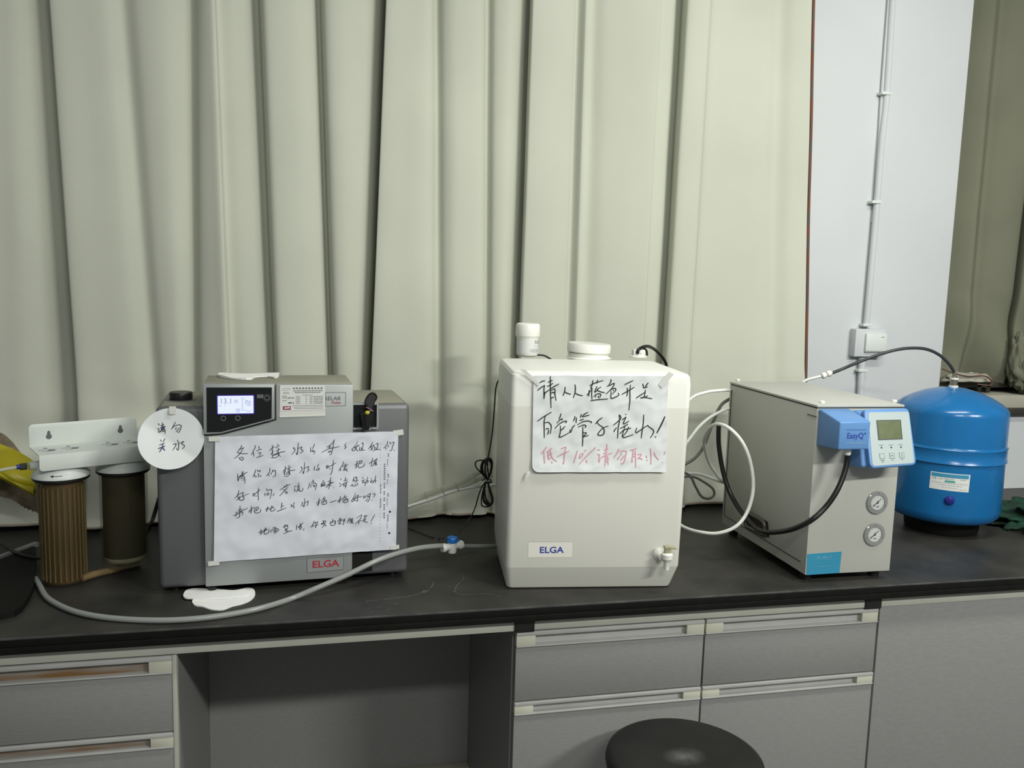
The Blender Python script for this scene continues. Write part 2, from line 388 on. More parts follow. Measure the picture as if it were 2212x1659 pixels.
cfr = -.0  # cabinet fronts sit just behind the edge of the worktop
def rail(x0, x1, label):
    r = box('front_rail', 'rail', None, x0, x1, .020, .050, T - .0575, T - .031, .001); tag(r, label, 'rail'); return r
rail(-3.4, .396, 'pale grey-green rail under the worktop edge above the knee space, left of the black block')
rail(.437, 1.198, 'pale grey-green rail above the four-drawer cabinet, between the two black blocks')
rail(1.238, 4.6, 'pale grey-green rail at the right above the plain side panel')
for xa, xb, lb in ((.396, .437, 'black spacer block under the worktop at the left end of the middle drawers'), (1.198, 1.238, 'black spacer block under the worktop at the right end of the middle drawers')):
    o = box('spacer_block', 'blackpl', None, xa, xb, .016, .055, T - .0595, T - .031, .001); tag(o, lb, 'block', 'black spacer blocks under the worktop')
def handle(parent, x0, x1, z1, h, chan, capw=.040, both=True):
    """recessed pull along the top of a drawer: channel, two lips, an end cap at each end"""
    z0 = z1 - h
    hh = box('handle', chan, parent, x0, x1, .012, .016, z0, z1)
    box('upper_lip', 'channel', hh, x0, x1, -.003, .012, z1 - h * .26, z1, .001)
    box('lower_lip', 'channel', hh, x0, x1, -.004, .012, z0, z0 + .003, .0008)
    prism('channel_back', chan, hh, [(x0, z0 + .003), (x1, z0 + .003), (x1, z1 - h * .3), (x0, z1 - h * .3)], .010, .013)
    for a, b_ in (((x0, x0 + capw),) if both else ()) + ((x1 - capw, x1),):
        box('end_cap', 'cap', hh, a, b_, -.002, .013, z0 + .003, z1 - h * .27, .001)
    return hh
def drawer(parent, x0, x1, z0, z1, hh, chan='channel', name='drawer'):
    d = box(name, 'panel', parent, x0, x1, .0, .018, z0, z1 - hh - .0005, .0006)
    handle(d, x0, x1, z1, hh, chan)
    return d
def cabinet(x0, x1, label, cols, chan, door2='drawer', rows=((-.0605, -.2085), (-.2115, -.72)), hgt=(.032, .027)):
    c = thing('cabinet', label, 'cabinet', (x0, .022, T))
    wdt = x1 - x0
    box('carcass', 'panel', c, 0, wdt, .021, .60, -.80, -.0600)
    box('plinth', 'dark', c, .01, wdt - .01, .06, .58, -.85, -.80)
    for k, (a, b_) in enumerate(cols):
        for r, (zt, zb) in enumerate(rows):
            drawer(c, a - x0, b_ - x0, zb, zt, hgt[r], chan, 'drawer' if r == 0 else door2)
    return c
cl = cabinet(-1.06, -.246, 'left cabinet of grey drawers with rust-stained recessed handles', [(-1.058, -.658), (-.654, -.254)], 'rusty', rows=((-.0605, -.2085), (-.2115, -.36), (-.363, -.51), (-.513, -.72)), hgt=(.034, .029, .029, .029))
box('edge_strip', 'rail', cl, .8065, .814, -.001, .021, -.80, -.0600, .0005)
cm = cabinet(.3975, 1.2375, 'middle cabinet with two grey drawers over two grey doors, all with cream-capped handles', [(.401, .8125), (.8165, 1.234)], 'channel', 'door')
sp = box('side_panel', 'panel', None, 1.2395, 4.6, .022, .60, 0.0, T - .0580, .0006); tag(sp, 'plain grey laminate panel at the right end under the worktop', 'panel')
kb = thing('knee_space_panel', 'recessed grey back panel of the open knee space under the worktop', 'panel', (-.246, .50, 0))
box('back_board', 'panel', kb, .0005, .643, 0, .018, 0, T - .032)
box('lower_rail', 'sill', kb, .0005, .643, -.03, 0, .165, .232, .001)

# ---------------------------------------------------------------- curtains
def curtain(name, label, knots, y0, ztop, zbot, vref, m, amp, colm=None, hem=None, x_end=None, part=None, nz=110, wr=1.0):
    """knots: fold lines (px at the top of the frame, px at row vref, depth in cm); cloth is spanned smoothly through them"""
    lines = []
    for xt, xb, d in knots:
        A = on_y(xt, 0, y0); B = on_y(xb, vref, y0); lines.append((A.x, A.z, B.x, B.z, d))
    sub = 5; vs, fs = [], []; cols = None
    for j in range(nz + 1):
        t = j / nz; z = ztop + (zbot - ztop) * (t ** .8)
        row = []
        for xa, za, xb, zb, d in lines:
            k = (z - za) / (zb - za); row.append(Vector((xa + (xb - xa) * k, d * .01 * amp(z), 0)))
        Q = catmull(row, sub)
        cols = len(Q)
        for q in Q:
            x, dy = q.x, q.y
            wig = noise.noise(Vector((x * 5, z * 1.1, 3.1))) * .008 + noise.noise(Vector((x * 14, z * 3.5, 9))) * .0025 * wr
            low = max(0.0, 1 - (z - T) / .42)
            wig += low * (noise.noise(Vector((x * 6.0 + z * 3, z * 7.5, 5.7))) * .045 + noise.noise(Vector((x * 13, z * 14, 1.7))) * .010)
            y = y0 + dy + wig; zz = z
            if hem: x, y, zz = hem(x, y, zz)
            vs.append((x, y, zz))
    for j in range(nz):
        for i in range(cols - 1):
            a = j * cols + i; fs.append((a, a + 1, a + 1 + cols, a + cols))
    o = pydata(name, vs, fs, m, None, True); tag(o, label, 'curtain')
    return o, [vs[j * cols + cols - 1] for j in range(nz + 1)], [vs[nz * cols + i] for i in range(cols)]
KL = [(-900, -850, 0), (-780, -740, 2), (-660, -620, -1.5), (-540, -500, 2), (-420, -390, -1), (-330, -290, 1), (-260, -230, -1), (-150, -120, 2), (-60, -30, -1), (0, 15, -1), (40, 60, -.3), (80, 115, 3), (106, 158, 5), (115, 171, 5.5), (110, 164, -1), (120, 175, -2.6), (170, 230, -2), (230, 290, -1.3), (262, 322, 1.2), (300, 352, -.5), (350, 385, -1), (392, 405, 0.6), (412, 420, 2.8), (428, 435, 0), (445, 470, -1.6), (464, 493, -2.2), (470, 501, .3), (500, 530, .5), (535, 568, 2), (556, 587, 4), (566, 597, -1), (590, 622, -2), (640, 665, -1.3), (672, 700, .8), (690, 714, 3.4), (699, 723, -1), (730, 742, -2), (770, 767, -1), (812, 790, 1.2), (835, 807, 5), (842, 813, 5.2), (833, 804, -2), (838, 808, -3.5), (880, 860, -3), (925, 922, -2), (944, 946, 1), (958, 962, -1), (985, 985, -2), (1035, 1035, -1.4), (1055, 1052, 1.2), (1070, 1062, -1), (1105, 1084, -1.4), (1135, 1108, 1.6), (1151, 1126, 4), (1145, 1118, -2), (1155, 1130, -3.1), (1200, 1172, -3), (1235, 1210, -1.6), (1248, 1224, -.3), (1262, 1238, -2.6), (1268, 1244, 0), (1285, 1262, 1), (1310, 1290, -.5), (1360, 1330, -1.5), (1415, 1378, -2.1), (1424, 1386, -1.4), (1430, 1393, .6), (1460, 1420, 1.6), (1484, 1441, 4.5), (1478, 1434, -1), (1488, 1445, -2.6), (1525, 1480, -2.6), (1538, 1495, -.4), (1560, 1520, 0.6), (1610, 1580, .9), (1660, 1640, .5), (1690, 1672, 1.6), (1715, 1700, 0), (1740, 1728, -.6), (1752.5, 1738, -.6)]
def hemL(x, y, z):
    low = max(0.0, 1 - (z - T) / .30)
    h = .012 + .018 * noise.noise(Vector((x * 3.3, 0, 7)))           # the hem lies unevenly on the worktop
    z2 = z if z > T + .05 else T + .05 - (T + .05 - z)
    y2 = y - .028 * low * low + .03 * low * noise.noise(Vector((x * 4.2, z * 2, 2)))
    return x, min(y2, .76), max(z2, T + .003 + max(0, h) * .7)
c1, edge, bottom = curtain('curtain', 'wide pale green-grey curtain hanging in deep folds behind the machines', KL, .685, T + 2.08, T + .004, 750, 'curtain', lambda z: 1.0, hem=hemL)
tube('edge_piping', 'piping', c1, [Vector(p) + Vector((.002, -.002, 0)) for p in edge[::6]] + [Vector(edge[-1])], .0042, 6, 3)
tube('hem_fold', 'lining', c1, [Vector(p) + Vector((0, -.004, .002)) for p in bottom[10::9]], .0035, 6, 3)
KR = [(2078, 2000, 2), (2096, 2030, 3.5), (2112, 2046, 3), (2128, 2062, .5), (2145, 2078, -1), (2160, 2090, .6), (2172, 2100, 1.5), (2190, 2114, 0), (2225, 2142, -1.5), (2262, 2170, -.5), (2272, 2180, 5.5), (2279, 2186, 6), (2269, 2178, -1), (2276, 2185, -2.6), (2310, 2212, -2), (2345, 2250, 3), (2380, 2275, -1), (2440, 2340, -2), (2500, 2390, 2.5), (2560, 2450, -2), (2640, 2520, 1), (2750, 2620, -2), (2900, 2760, 1)]
def hemR(x, y, z):
    low = max(0.0, 1 - (z - (T + .345)) / .30)
    y2 = y + low * (.030 * math.sin(x * 21 + z * 16) + .02 * noise.noise(Vector((x * 8, z * 7, 4))))
    return x, min(max(y2, .755), .885), z
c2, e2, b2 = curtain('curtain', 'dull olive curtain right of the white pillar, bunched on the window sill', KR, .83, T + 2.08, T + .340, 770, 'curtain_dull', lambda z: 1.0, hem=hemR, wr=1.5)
# folded cloth end lying on the window frame, with a dark red edge
def heap(name, m, parent, c, rx, ry, rz, seed, n=26, amp=.35, fr=3.0, flat=0.0):
    vs, fs = [], []
    for j in range(n + 1):
        th = math.pi * j / n
        for i in range(2 * n):
            ph = math.pi * i / n; d = Vector((math.sin(th) * math.cos(ph), math.sin(th) * math.sin(ph), math.cos(th)))
            k = 1 + amp * noise.noise(d * fr + Vector((seed, 0, 0))) + amp * .4 * noise.noise(d * fr * 2.7 + Vector((0, seed, 0)))
            p = Vector((d.x * rx, d.y * ry, d.z * rz)) * k
            if p.z < flat: p.z = flat
            vs.append(p + Vector(c))
    for j in range(n):
        for i in range(2 * n): fs.append((j * 2 * n + i, (j + 1) * 2 * n + i, (j + 1) * 2 * n + (i + 1) % (2 * n), j * 2 * n + (i + 1) % (2 * n)))
    o = pydata(name, vs, fs, m, parent, True)
    bm = bmesh.new(); bm.from_mesh(o.data); bmesh.ops.remove_doubles(bm, verts=bm.verts[:], dist=1e-6); bm.to_mesh(o.data); bm.free()
    return o
P = on_y(2092, 815, .80)
fc = thing('folded_cloth', 'fawn cloth end with dark red edge on the window frame behind the blue tank', 'cloth', (P.x, .80, T + .357))
heap('cloth_fold', 'sill', fc, (0, 0, 0), .085, .035, .026, 3.3, amp=.3, flat=0)
tube('red_edge', 'piping', fc, [on_y(u, v, .765) - Vector(fc.location) for u, v in ((2036, 797), (2060, 806), (2090, 813), (2125, 812), (2141, 822), (2139, 832), (2112, 830))], .0025, 6)

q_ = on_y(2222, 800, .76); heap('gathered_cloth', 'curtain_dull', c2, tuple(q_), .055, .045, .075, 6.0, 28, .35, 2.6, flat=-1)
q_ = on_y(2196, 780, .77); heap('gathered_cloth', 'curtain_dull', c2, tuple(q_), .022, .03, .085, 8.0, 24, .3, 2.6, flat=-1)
# ---------------------------------------------------------------- conduit, switch box on the pillar
def wy(u, v, y): return on_y(u, v, y)
cp = thing('conduit', 'white plastic conduit running down the white pillar in clips, bent slightly', 'pipe', (1.655, .745, T))
def cpl(L, y=.733): return [on_y(u, v, y) - Vector((1.655, .745, T)) for u, v in L]
tube('upper_pipe', 'plaster', cp, cpl([(1941, -170), (1936, -60), (1928, 0), (1915, 203), (1903, 320), (1894, 437), (1880, 600), (1871, 703)]), .0098, 12)
tube('thin_pipe', 'plaster', cp, cpl([(1931, -170), (1926, -60), (1920, 0), (1905, 203), (1893, 400), (1885, 480)], .739), .005, 8)
tube('lower_pipe', 'plaster', cp, cpl([(1862, 772), (1857, 880), (1852, 1000)]), .0105, 12)
for u, v in ((1911, 203), (1890, 437), (1861, 800), (1871, 702)):
    q = on_y(u, v, .733) - Vector((1.655, .745, T))
    cpart = box('clip', 'filterhead', cp, q.x - .017, q.x + .015, -.024, 0, q.z - .004, q.z + .004, .001)
sw = thing('socket_box', 'square white socket box on the pillar at the end of the conduit', 'box', (1.605, .745, T + .44))
box('back_box', 'plaster', sw, .003, .108, -.030, 0, .001, .086, .003)
box('cover', 'filterhead', sw, .035, .107, -.038, -.030, .016, .072, .002)
box('slot', 'greytxt', sw, .085, .098, -.0385, -.0375, .062, .0632)
box('lower_slot', 'dark', sw, .036, .098, -.0385, -.0375, .0185, .0195)
# ================================================================ helpers for px outlines on level surfaces
def slab(name, m, parent, L, z, th, org, sub=0, smooth=False, wob=0.0):
    pts = [on_z(u, v, z) for u, v in L]
    if sub: pts = catmull(pts, sub, True)
    n = len(pts); o = Vector(org); vs = []
    for k in (0, 1):
        for i, p in enumerate(pts): vs.append(Vector((p.x, p.y, z - (th if k else 0) + (wob * noise.noise(p * 25) if not k else 0))) - o)
    fs = [tuple(range(n)), tuple(range(n, 2 * n))[::-1]] + [(i, i + n, (i + 1) % n + n, (i + 1) % n) for i in range(n)]
    ob = pydata(name, vs, fs, m, parent)
    bm = bmesh.new(); bm.from_mesh(ob.data); bmesh.ops.recalc_face_normals(bm, faces=bm.faces[:]); bmesh.ops.triangulate(bm, faces=[f for f in bm.faces if len(f.verts) > 4]); bm.to_mesh(ob.data); bm.free()
    return ob
def wtube(label, cat, name, m, L, r, n=10, sub=8, group=None):
    """a free tube or cord; L holds (px, px, depth) or world vectors"""
    P = [on_y(*p) if not isinstance(p, Vector) else p for p in L]
    o = tube(name, m, None, P, r, n, sub); tag(o, label, cat, group); return o

# ================================================================ lab stool
S = thing('lab_stool', 'round black lab stool in front of the middle cabinet', 'stool', (.687, -.178, 0))
lathe('seat', 'stool', S, [(.0, .572), (.13, .574), (.147, .584), (.1497, .596), (.147, .606), (.135, .6125), (.08, .6105), (.03, .609), (0, .6085)], n=64, ang=60)
lathe('column', 'chrome', S, [(.02, .20), (.02, .572)], n=20)
for k in range(4):
    a = math.pi / 4 + k * math.pi / 2
    tube('leg', 'chrome', S, [(.03 * math.cos(a), .03 * math.sin(a), .50), (.12 * math.cos(a), .12 * math.sin(a), .28), (.17 * math.cos(a), .17 * math.sin(a), .01)], .0105, 10)
tube('foot_ring', 'chrome', S, [(.135 * math.cos(k * math.pi / 8), .135 * math.sin(k * math.pi / 8), .215) for k in range(16)], .007, 8, 2, True)

# ================================================================ silver water purifier
FM = Frame(-.21, .164, T, .057)
m = thing('water_purifier', 'silver-grey water purifier with lit display and handwritten notice taped to its front', 'water purifier', FM.o, FM.yaw)
box('casing', 'gunmetal', m, -.088, .411, .013, .235, .012, .381, .011, 3)
box('casing_top', 'beige_top', m, -.078, .401, .027, .225, .3805, .3818, .0005)
box('top_housing', 'beige_top', m, .002, .289, .012, .140, .36, .4275, .003)
prism('front_door', 'silver', m, [(0, .016), (.291, .016), (.291, .4235), (.1385, .4255), (.1385, .352), (.036, .3255), (0, .3235)], 0, .0135, .0022)
dm = prism('display_module', 'silver', m, [(.001, .327), (.034, .3285), (.1355, .3555), (.1355, .4262), (.001, .4268)], -.005, .0135, .0022)
prism('black_panel', 'blackglass', dm, [(.0075, .3325), (.0335, .3325), (.1295, .3575), (.1305, .4200), (.0080, .4208)], -.0062, -.0045)
scr = prism('display', 'screenrim', dm, rrect(.0262, .0970, .3672, .4058, .002), -.0072, -.006)
prism('lit_screen', 'screen', dm, rrect(.0282, .0953, .3690, .4042, .0012), -.0078, -.0071)
text('13.1', 'screentxt', dm, .0315, -.0079, .3935, .0150, 'digits', sx=.95)
bars('screen_marks', 'screenpale', dm, [(.0588, .0662, .3900, .3965), (.0302, .0355, .3835, .3860), (.0402, .0438, .3842, .3858), (.0622, .0700, .3710, .3790), (.0731, .0755, .3760, .3995), (.0731, .0820, .3745, .3762), (.0715, .0785, .3990, .4005), (.0760, .0812, .3968, .3975), (.0760, .0795, .3890, .3896), (.0812, .0892, .3715, .3740), (.0835, .0905, .3835, .3945)], -.0078)
bars('screen_pointer', 'screentxt', dm, [(.0807, .0819, .3866, .3950), (.0807, .0842, .3938, .3950)], -.0079)
for u, v, r in ((482.6, 903.5, .0047), (513.8, 903, .0047), (576.6, 859.3, .0046)):
    x, z = FM.loc(u, v, -.006); ring('button', 'paleprint', dm, x, z, r, .0006, -.0062)
x, z = FM.loc(576.6, 859.3, -.006); ring('button_rim', 'greytxt', dm, x, z, .0072, .0005, -.0062)
x0, z1 = FM.loc(555, 852.2, -.006); x1, z0 = FM.loc(569, 860, -.006); prism('button_legend', 'greytxt', dm, [(x0, z0), (x1, z0), (x1, z1), (x0, z1)], -.0066, -.006)
# name plates
frame_outline('name_plate', 'gunmetal', m, [(.2352, .3795), (.2759, .3805), (.2759, .4082), (.2352, .4086)], .0006, 0, .0006)
text('RELAB', 'greytxt', m, .2325, -.0004, .3955, .0105, 'lettering', sx=1.12)
text('Pulse', 'redtxt', m, .2478, -.0004, .3870, .0082, 'lettering', sx=1.05)
prism('badge', 'silver', m, [(.1984, .0317), (.2735, .0334), (.2735, .0637), (.1984, .0628)], -.0005, .0001)
frame_outline('badge_rim', 'gunmetal', m, [(.1984, .0317), (.2735, .0334), (.2735, .0637), (.1984, .0628)], .0006, -.0004, .0005)
text('ELGA', 'redtxt', m, .2362, -.0008, .0479, .0205, 'lettering', bold=.018, sx=1.12, align='CENTER')
# latch recess and lower opening, on the casing beside the door
lf = frame_outline('latch_frame', 'silver', m, rrect(.288, .3445, .3285, .3845, .004, 3), .0042, .0135, .006)
prism('latch_recess', 'blackglass', m, rrect(.290, .3405, .3325, .3810, .004, 3), .0115, .0134)
prism('lower_recess', 'dark', m, [(.289, .020), (.3345, .022), (.3345, .0755), (.289, .0755)], .0115, .0134)
q = FM.to_local(on_z(391, 864, T + .381))
lathe('black_cap', 'blackpl', m, [(0, 0), (.022, 0), (.0228, .002), (.0228, .014), (.0215, .0165), (0, .0170)], (q.x, q.y, .3815), n=24)
lathe('cap_collar', 'gunmetal', m, [(0, 0), (.030, 0), (.030, .0015), (0, .0016)], (q.x, q.y, .3812), n=32)
for a, b_ in ((-.06, .04), (.38, .04), (-.06, .20), (.38, .20), (.012, .012)):
    lathe('foot', 'blackpl', m, [(0, 0), (.008, 0), (.009, .013), (0, .0135)], (a, b_, 0), n=14)
# printed card in a clear holder
c = thing('information_card', 'small printed card in a clear holder on the front of the silver purifier', 'card', FM.o + FM.ex * .146 - FM.ey * .0012 + Vector((0, 0, .358)), FM.yaw)
prism('clear_holder', 'tape', c, [(-.001, 0), (.089, .001), (.0885, .065), (-.0005, .066)], .0004, .0010)
prism('card_sheet', 'label', c, [(.0005, .0134), (.0885, .0150), (.0885, .0650), (.0, .0657)], -.0002, .0004)
tube('holder_lip', 'tape', c, [(-.001, 0, .0015), (.089, 0, .0030)], .0008, 6, 2)
rr = random.Random(4); R_ = []
for k in range(10): R_.append((.0255 + k * .0060, .0290 + k * .0060, .0578, .0606))
for zz, xa, xb, h in ((.0540, .026, .083, .0016), (.0505, .029, .079, .0014), (.0455, .044, .064, .0008)): R_ += words(xa, xb, zz, h, rr)
for k in range(5):
    zz = .0425 - k * .0034; R_ += [(.0305, .0395, zz - .0004, zz + .0004), (.0505, .0522, zz - .0006, zz + .0006), (.0575, .0640, zz - .0004, zz + .0004)] + words(.066, .0845, zz, .0013, rr)
R_ += words(.0045, .0130, .0435, .0012, rr) + words(.0045, .0160, .0400, .0012, rr) + words(.0045, .013, .0345, .001, rr) + words(.016, .028, .0400, .0018, rr) + words(.016, .027, .0300, .0024, rr) + words(.0065, .018, .0500, .0012, rr)
for k in range(3): R_ += words(.024 + .002 * k, .085, .0245 - .0032 * k, .0007, rr)
bars('printed_text', 'greytxt', c, R_, -.0002)
prism('red_logo', 'crimson', c, rrect(.0055, .0210, .0160, .0232, .001, 2), -.0005, -.0001)
bars('logo_print', 'label', c, [(.0085, .0115, .0180, .0212), (.0122, .0145, .0180, .0212), (.0150, .0172, .0185, .0218), (.0176, .0190, .0185, .0218)], -.0006)
frame_outline('emblem', 'paleprint', c, [(.0045, .0570), (.0090, .0550), (.0130, .0535), (.0165, .0560), (.0210, .0585), (.0150, .0600), (.0100, .0600)], .0007, -.0002, .0003)

# big notice
FN = FM
def crump(seed, amp, sc_):
    def f(x, z):
        a = noise.noise(Vector((x * sc_, z * sc_ * 1.3, seed))); b = noise.noise(Vector((x * sc_ * 2.6 + 4, z * sc_ * 2.2, seed + 3))); c_ = abs(noise.noise(Vector((x * sc_ * 1.2 - z * sc_, z * sc_ * 1.1, seed + 8))))
        return -amp * (.9 + .55 * a + .30 * b - .9 * min(c_, .35))
    return f
DN = crump(2.0, .0042, 17.0)
nb = -.0025
n1 = thing('notice', 'large crumpled sheet with five lines of Chinese handwriting taped to the silver purifier', 'notice', FM.o, FM.yaw)
A = [FM.loc(*p, nb) for p in ((462, 1213.5), (855, 1186), (860, 931), (465, 943))]
sheet('paper_sheet', 'paper', n1, A, DN, nb, 90, 64, .0004)
SA = [(500, 950, 11.642, ["26,13 25,17 15,31", "31,19 21,24", "31,19 24,31 15,41 7,46", "15,31 24,34 41,34", "19,45 23,49", "20,45 27,43 30,48 26,51 24,48",
 "60,13 59,20 50,37", "54,30 56,34 56,41", "69,15 70,22", "63,27 76,22", "67,32 73,31", "75,31 70,38", "63,44 72,41 80,38",
 "103,12 103,30 104,43", "96,26 108,15", "99,37 105,27", "115,10 117,12", "110,19 121,13", "112,28 122,22", "117,19 119,24", "107,36 120,31 135,28", "118,25 115,35 105,38 104,43", "99,44 110,44 117,40 120,33 117,33 120,38 124,41",
 "168,6 167,20 166,34 164,36 163,30", "158,19 155,19 157,21 160,25 152,36", "166,22 177,17 175,23 180,27 173,33", "199,18 199,30", "209,10 204,22", "200,28 206,25 204,29 210,28 207,35",
 "16,84 16,96 17,103", "15,94 25,88 40,80", "17,103 21,93 33,85", "28,78 27,87", "25,84 31,80", "24,98 26,92 31,90 34,97 34,108", "27,95 31,95", "28,100 32,99",
 "61,74 59,82 54,93", "58,87 60,92", "66,74 66,78 73,76 71,80", "67,83 69,88 68,93", "61,93 64,90", "73,88 74,92", "97,69 96,79 88,90", "92,84 95,90", "104,74 104,80", "100,81 100,86", "103,79 109,75 111,80 110,89 104,91",
 "136,65 134,78 133,87", "129,78 138,70", "130,82 137,77", "144,63 145,66", "140,71 149,67", "141,75 147,72", "144,70 146,76", "138,82 147,77 160,75", "145,77 142,84 133,85", "132,90 140,90 146,85 146,80 144,80 148,86",
 "184,56 183,70 181,84 179,78", "177,67 175,68 178,72 172,82", "183,71 194,66 192,72 195,75 189,80", "209,66 208,76", "219,60 216,69", "214,72 214,76 221,70 219,77"]),
 (500, 1040, 11.642, ["8,41 18,32 30,26 28,33 31,38 31,44 25,46 20,44 23,38 44,29", "19,21 17,30 15,36 22,45", "12,46 18,42 21,36", "54,30 55,36 58,33 57,29 54,30", "60,36 64,36", "57,33 72,20", "68,15 67,30 68,44 66,46",
 "84,29 85,35", "89,17 90,22 99,19 101,25 97,43", "89,29 90,33 94,32 93,28 89,29", "106,30 107,32 104,35", "122,21 135,13 148,6", "133,10 135,14", "140,6 138,10", "142,14 133,24 121,36", "130,21 137,20", "136,26 138,30 141,27 137,25 136,26",
 "160,10 159,14", "158,17 159,20", "158,25 161,20", "169,2 169,5", "164,12 171,7", "166,16 172,12", "169,10 168,17", "163,26 167,18", "168,18 169,23", "172,16 171,23 178,23 180,16",
 "196,3 195,10", "192,18 196,10", "205,-5 206,1", "200,2 208,-1", "200,14 200,8 209,3 214,8 212,15 210,21", "205,9 208,13 210,9 206,8",
 "22,60 21,75 20,88 13,91", "17,71 27,67", "16,76 29,71 41,66", "5,85 20,78 28,74", "11,75 14,80 10,87", "24,74 29,78 26,83", "50,61 50,75 49,80", "43,74 57,63", "44,77 52,71", "59,66 66,63 68,66 63,72 58,73", "58,66 58,76 64,78 73,74 73,68", "62,66 62,71",
 "91,62 89,74", "85,69 94,64", "87,73 95,66", "96,69 105,62 104,67", "101,60 100,69", "98,66 98,72 103,73 109,70 109,66", "127,52 126,60 125,67", "127,61 131,60", "114,74 125,70 137,65",
 "150,56 151,59 150,63", "150,63 155,59 156,61 158,64 155,66", "158,52 156,57", "184,42 184,52 182,63 180,58", "177,51 179,54 175,61", "184,54 193,48 192,53 192,57 189,60",
 "74,119 74,127 74,133", "68,128 79,122", "73,133 80,124", "80,125 89,118 88,122", "86,114 84,125", "83,119 82,129 85,132 94,127 94,119", "104,115 111,114 108,119", "100,127 100,122 112,117 119,120 115,124 108,130", "107,121 107,127", "112,119 111,126", "107,124 113,122",
 "134,107 134,116", "129,114 142,108", "132,112 140,110 142,115", "137,108 142,113", "136,116 138,123", "133,122 142,117", "139,117 138,124 143,122", "131,130 142,125 153,122",
 "164,108 163,120", "180,102 176,106 168,115", "173,104 172,113", "167,113 176,109", "171,115 176,112 175,117 172,119 171,115", "182,117 181,121", "208,97 205,106 199,114", "204,106 205,112", "211,100 210,104 217,100 215,104", "208,110 219,107", "213,105 212,113 210,114"]),
 (680, 930, 11.642, ["49,22 45,30 36,38 30,41", "49,22 46,38 43,52 41,59 37,60", "18,54 33,46 45,43 62,39", "35,41 36,42 40,40", "38,38 37,43", "33,52 36,54", "35,53 41,51", "38,50 38,54", "79,31 75,36 79,41 75,44 77,45",
 "108,26 104,34 96,44 93,47 97,50 102,46 107,37 111,37", "98,40 104,46 108,51", "100,42 112,36", "112,41 112,48", "116,41 117,47", "117,33 121,30 121,38 119,47", "111,49 126,48", "116,43 119,46",
 "145,28 141,37 134,46", "137,42 149,35", "140,40 144,47", "149,36 143,46 138,49", "150,40 150,46", "153,34 158,31 158,40 155,47", "153,41 154,46", "145,50 155,47 166,47", "183,26 182,33 173,44", "178,41 179,47", "188,28 189,30", "184,36 184,41", "188,33 199,28 195,39 193,48 188,50", "199,48 200,49",
 "29,88 29,94", "29,88 33,87 33,93 30,94", "30,91 33,90", "33,91 42,87 53,80", "47,74 45,88 43,102 40,109 38,109", "37,94 39,96", "72,77 70,85 60,100", "65,95 64,101", "76,82 77,86", "69,89 83,85", "72,93 80,90", "76,87 75,95 71,98", "72,100 82,95", "75,95 79,99 83,101",
 "106,75 105,86 103,95", "100,87 109,80", "102,92 107,87", "109,77 118,75 117,81 111,83", "113,77 113,82", "110,82 109,90 113,93 121,90 124,88 124,82", "145,68 143,80 141,90", "136,82 147,75", "149,75 156,70 155,74 150,76", "150,73 148,84 144,89", "150,79 156,77", "153,78 151,82 156,81", "154,80 153,86", "150,86 157,85", "151,83 155,83"]),
 (680, 1020, 11.642, ["21,19 20,33", "17,26 18,32 24,29", "25,23 24,30", "15,35 24,32", "16,29 16,35", "25,29 24,34", "40,12 38,25 35,41", "33,23 41,20", "36,27 43,24", "27,33 38,28 48,24", "36,31 28,38", "39,31 41,33", "46,37 47,37",
 "65,15 66,18", "62,26 64,28", "62,35 67,29", "77,12 76,20", "72,21 82,18", "69,29 83,22", "72,28 72,34", "73,28 79,25 78,33 76,39", "74,31 78,30", "74,34 78,33", "99,10 97,17 94,21", "98,16 98,23", "104,10 102,14", "102,14 107,12", "105,13 104,23 102,22", "101,19 100,21", "107,18 108,21", "90,34 94,29", "95,29 95,33 102,33 108,29 106,26", "101,27 102,30",
 "121,12 120,15", "118,21 126,18", "122,20 120,26 126,23", "133,11 130,22 125,33", "124,27 134,20 132,27", "142,14 142,17", "139,22 146,19", "142,20 140,25 146,23", "153,8 151,18 145,27", "146,23 153,19 151,26",
 "11,64 10,74 8,84", "4,77 14,69", "5,81 12,76", "24,60 21,66 17,70", "21,66 27,64", "17,75 28,69 27,74", "24,67 22,77", "18,72 18,79 22,80 29,78 30,72", "38,75 54,69", "64,59 63,70 61,76", "57,71 68,64", "58,74 66,69", "76,56 73,62 70,66", "74,62 80,60", "70,70 81,65 80,70", "77,63 75,72", "71,67 71,74 76,75 83,72 83,66",
 "102,51 99,60 93,69 92,71 96,72 100,66 103,59", "96,63 102,71", "103,59 110,57 106,63 108,68 107,72 104,70", "96,67 105,63 118,60", "122,60 123,64 127,62 126,59 122,60", "130,58 137,54 140,53 137,60 131,62", "131,60 138,60 137,67 134,73 131,72", "127,71 134,66", "145,54 150,53 151,56 147,62", "143,69 144,70",
 "15,129 28,124", "24,120 20,129 16,127", "17,131 24,126", "20,120 24,130 29,135", "27,128 18,139", "26,121 28,123", "37,128 51,121 49,128", "45,117 44,127", "40,123 40,131 43,133 51,130 52,122", "64,113 57,124", "64,115 68,119", "61,122 68,120", "64,118 63,130", "60,126 61,129 66,127", "70,120 76,116 73,120", "71,123 77,120", "74,120 72,130 70,131",
 "85,116 83,124 81,127", "85,116 89,116 88,128", "85,120 88,119", "92,116 92,128", "91,117 95,115 94,119", "91,122 95,121 92,127", "92,123 97,128", "105,114 118,106 112,118 101,129", "111,120 110,129", "114,119 116,121", "124,108 130,107 128,111 124,110", "124,109 124,112", "121,117 128,114", "126,116 125,121", "119,121 128,118", "121,122 128,124 133,125", "151,105 146,113 141,122", "140,127 142,127"])]
strokes('handwriting', 'ink', n1, SA, FM, nb, 1.45, DN)
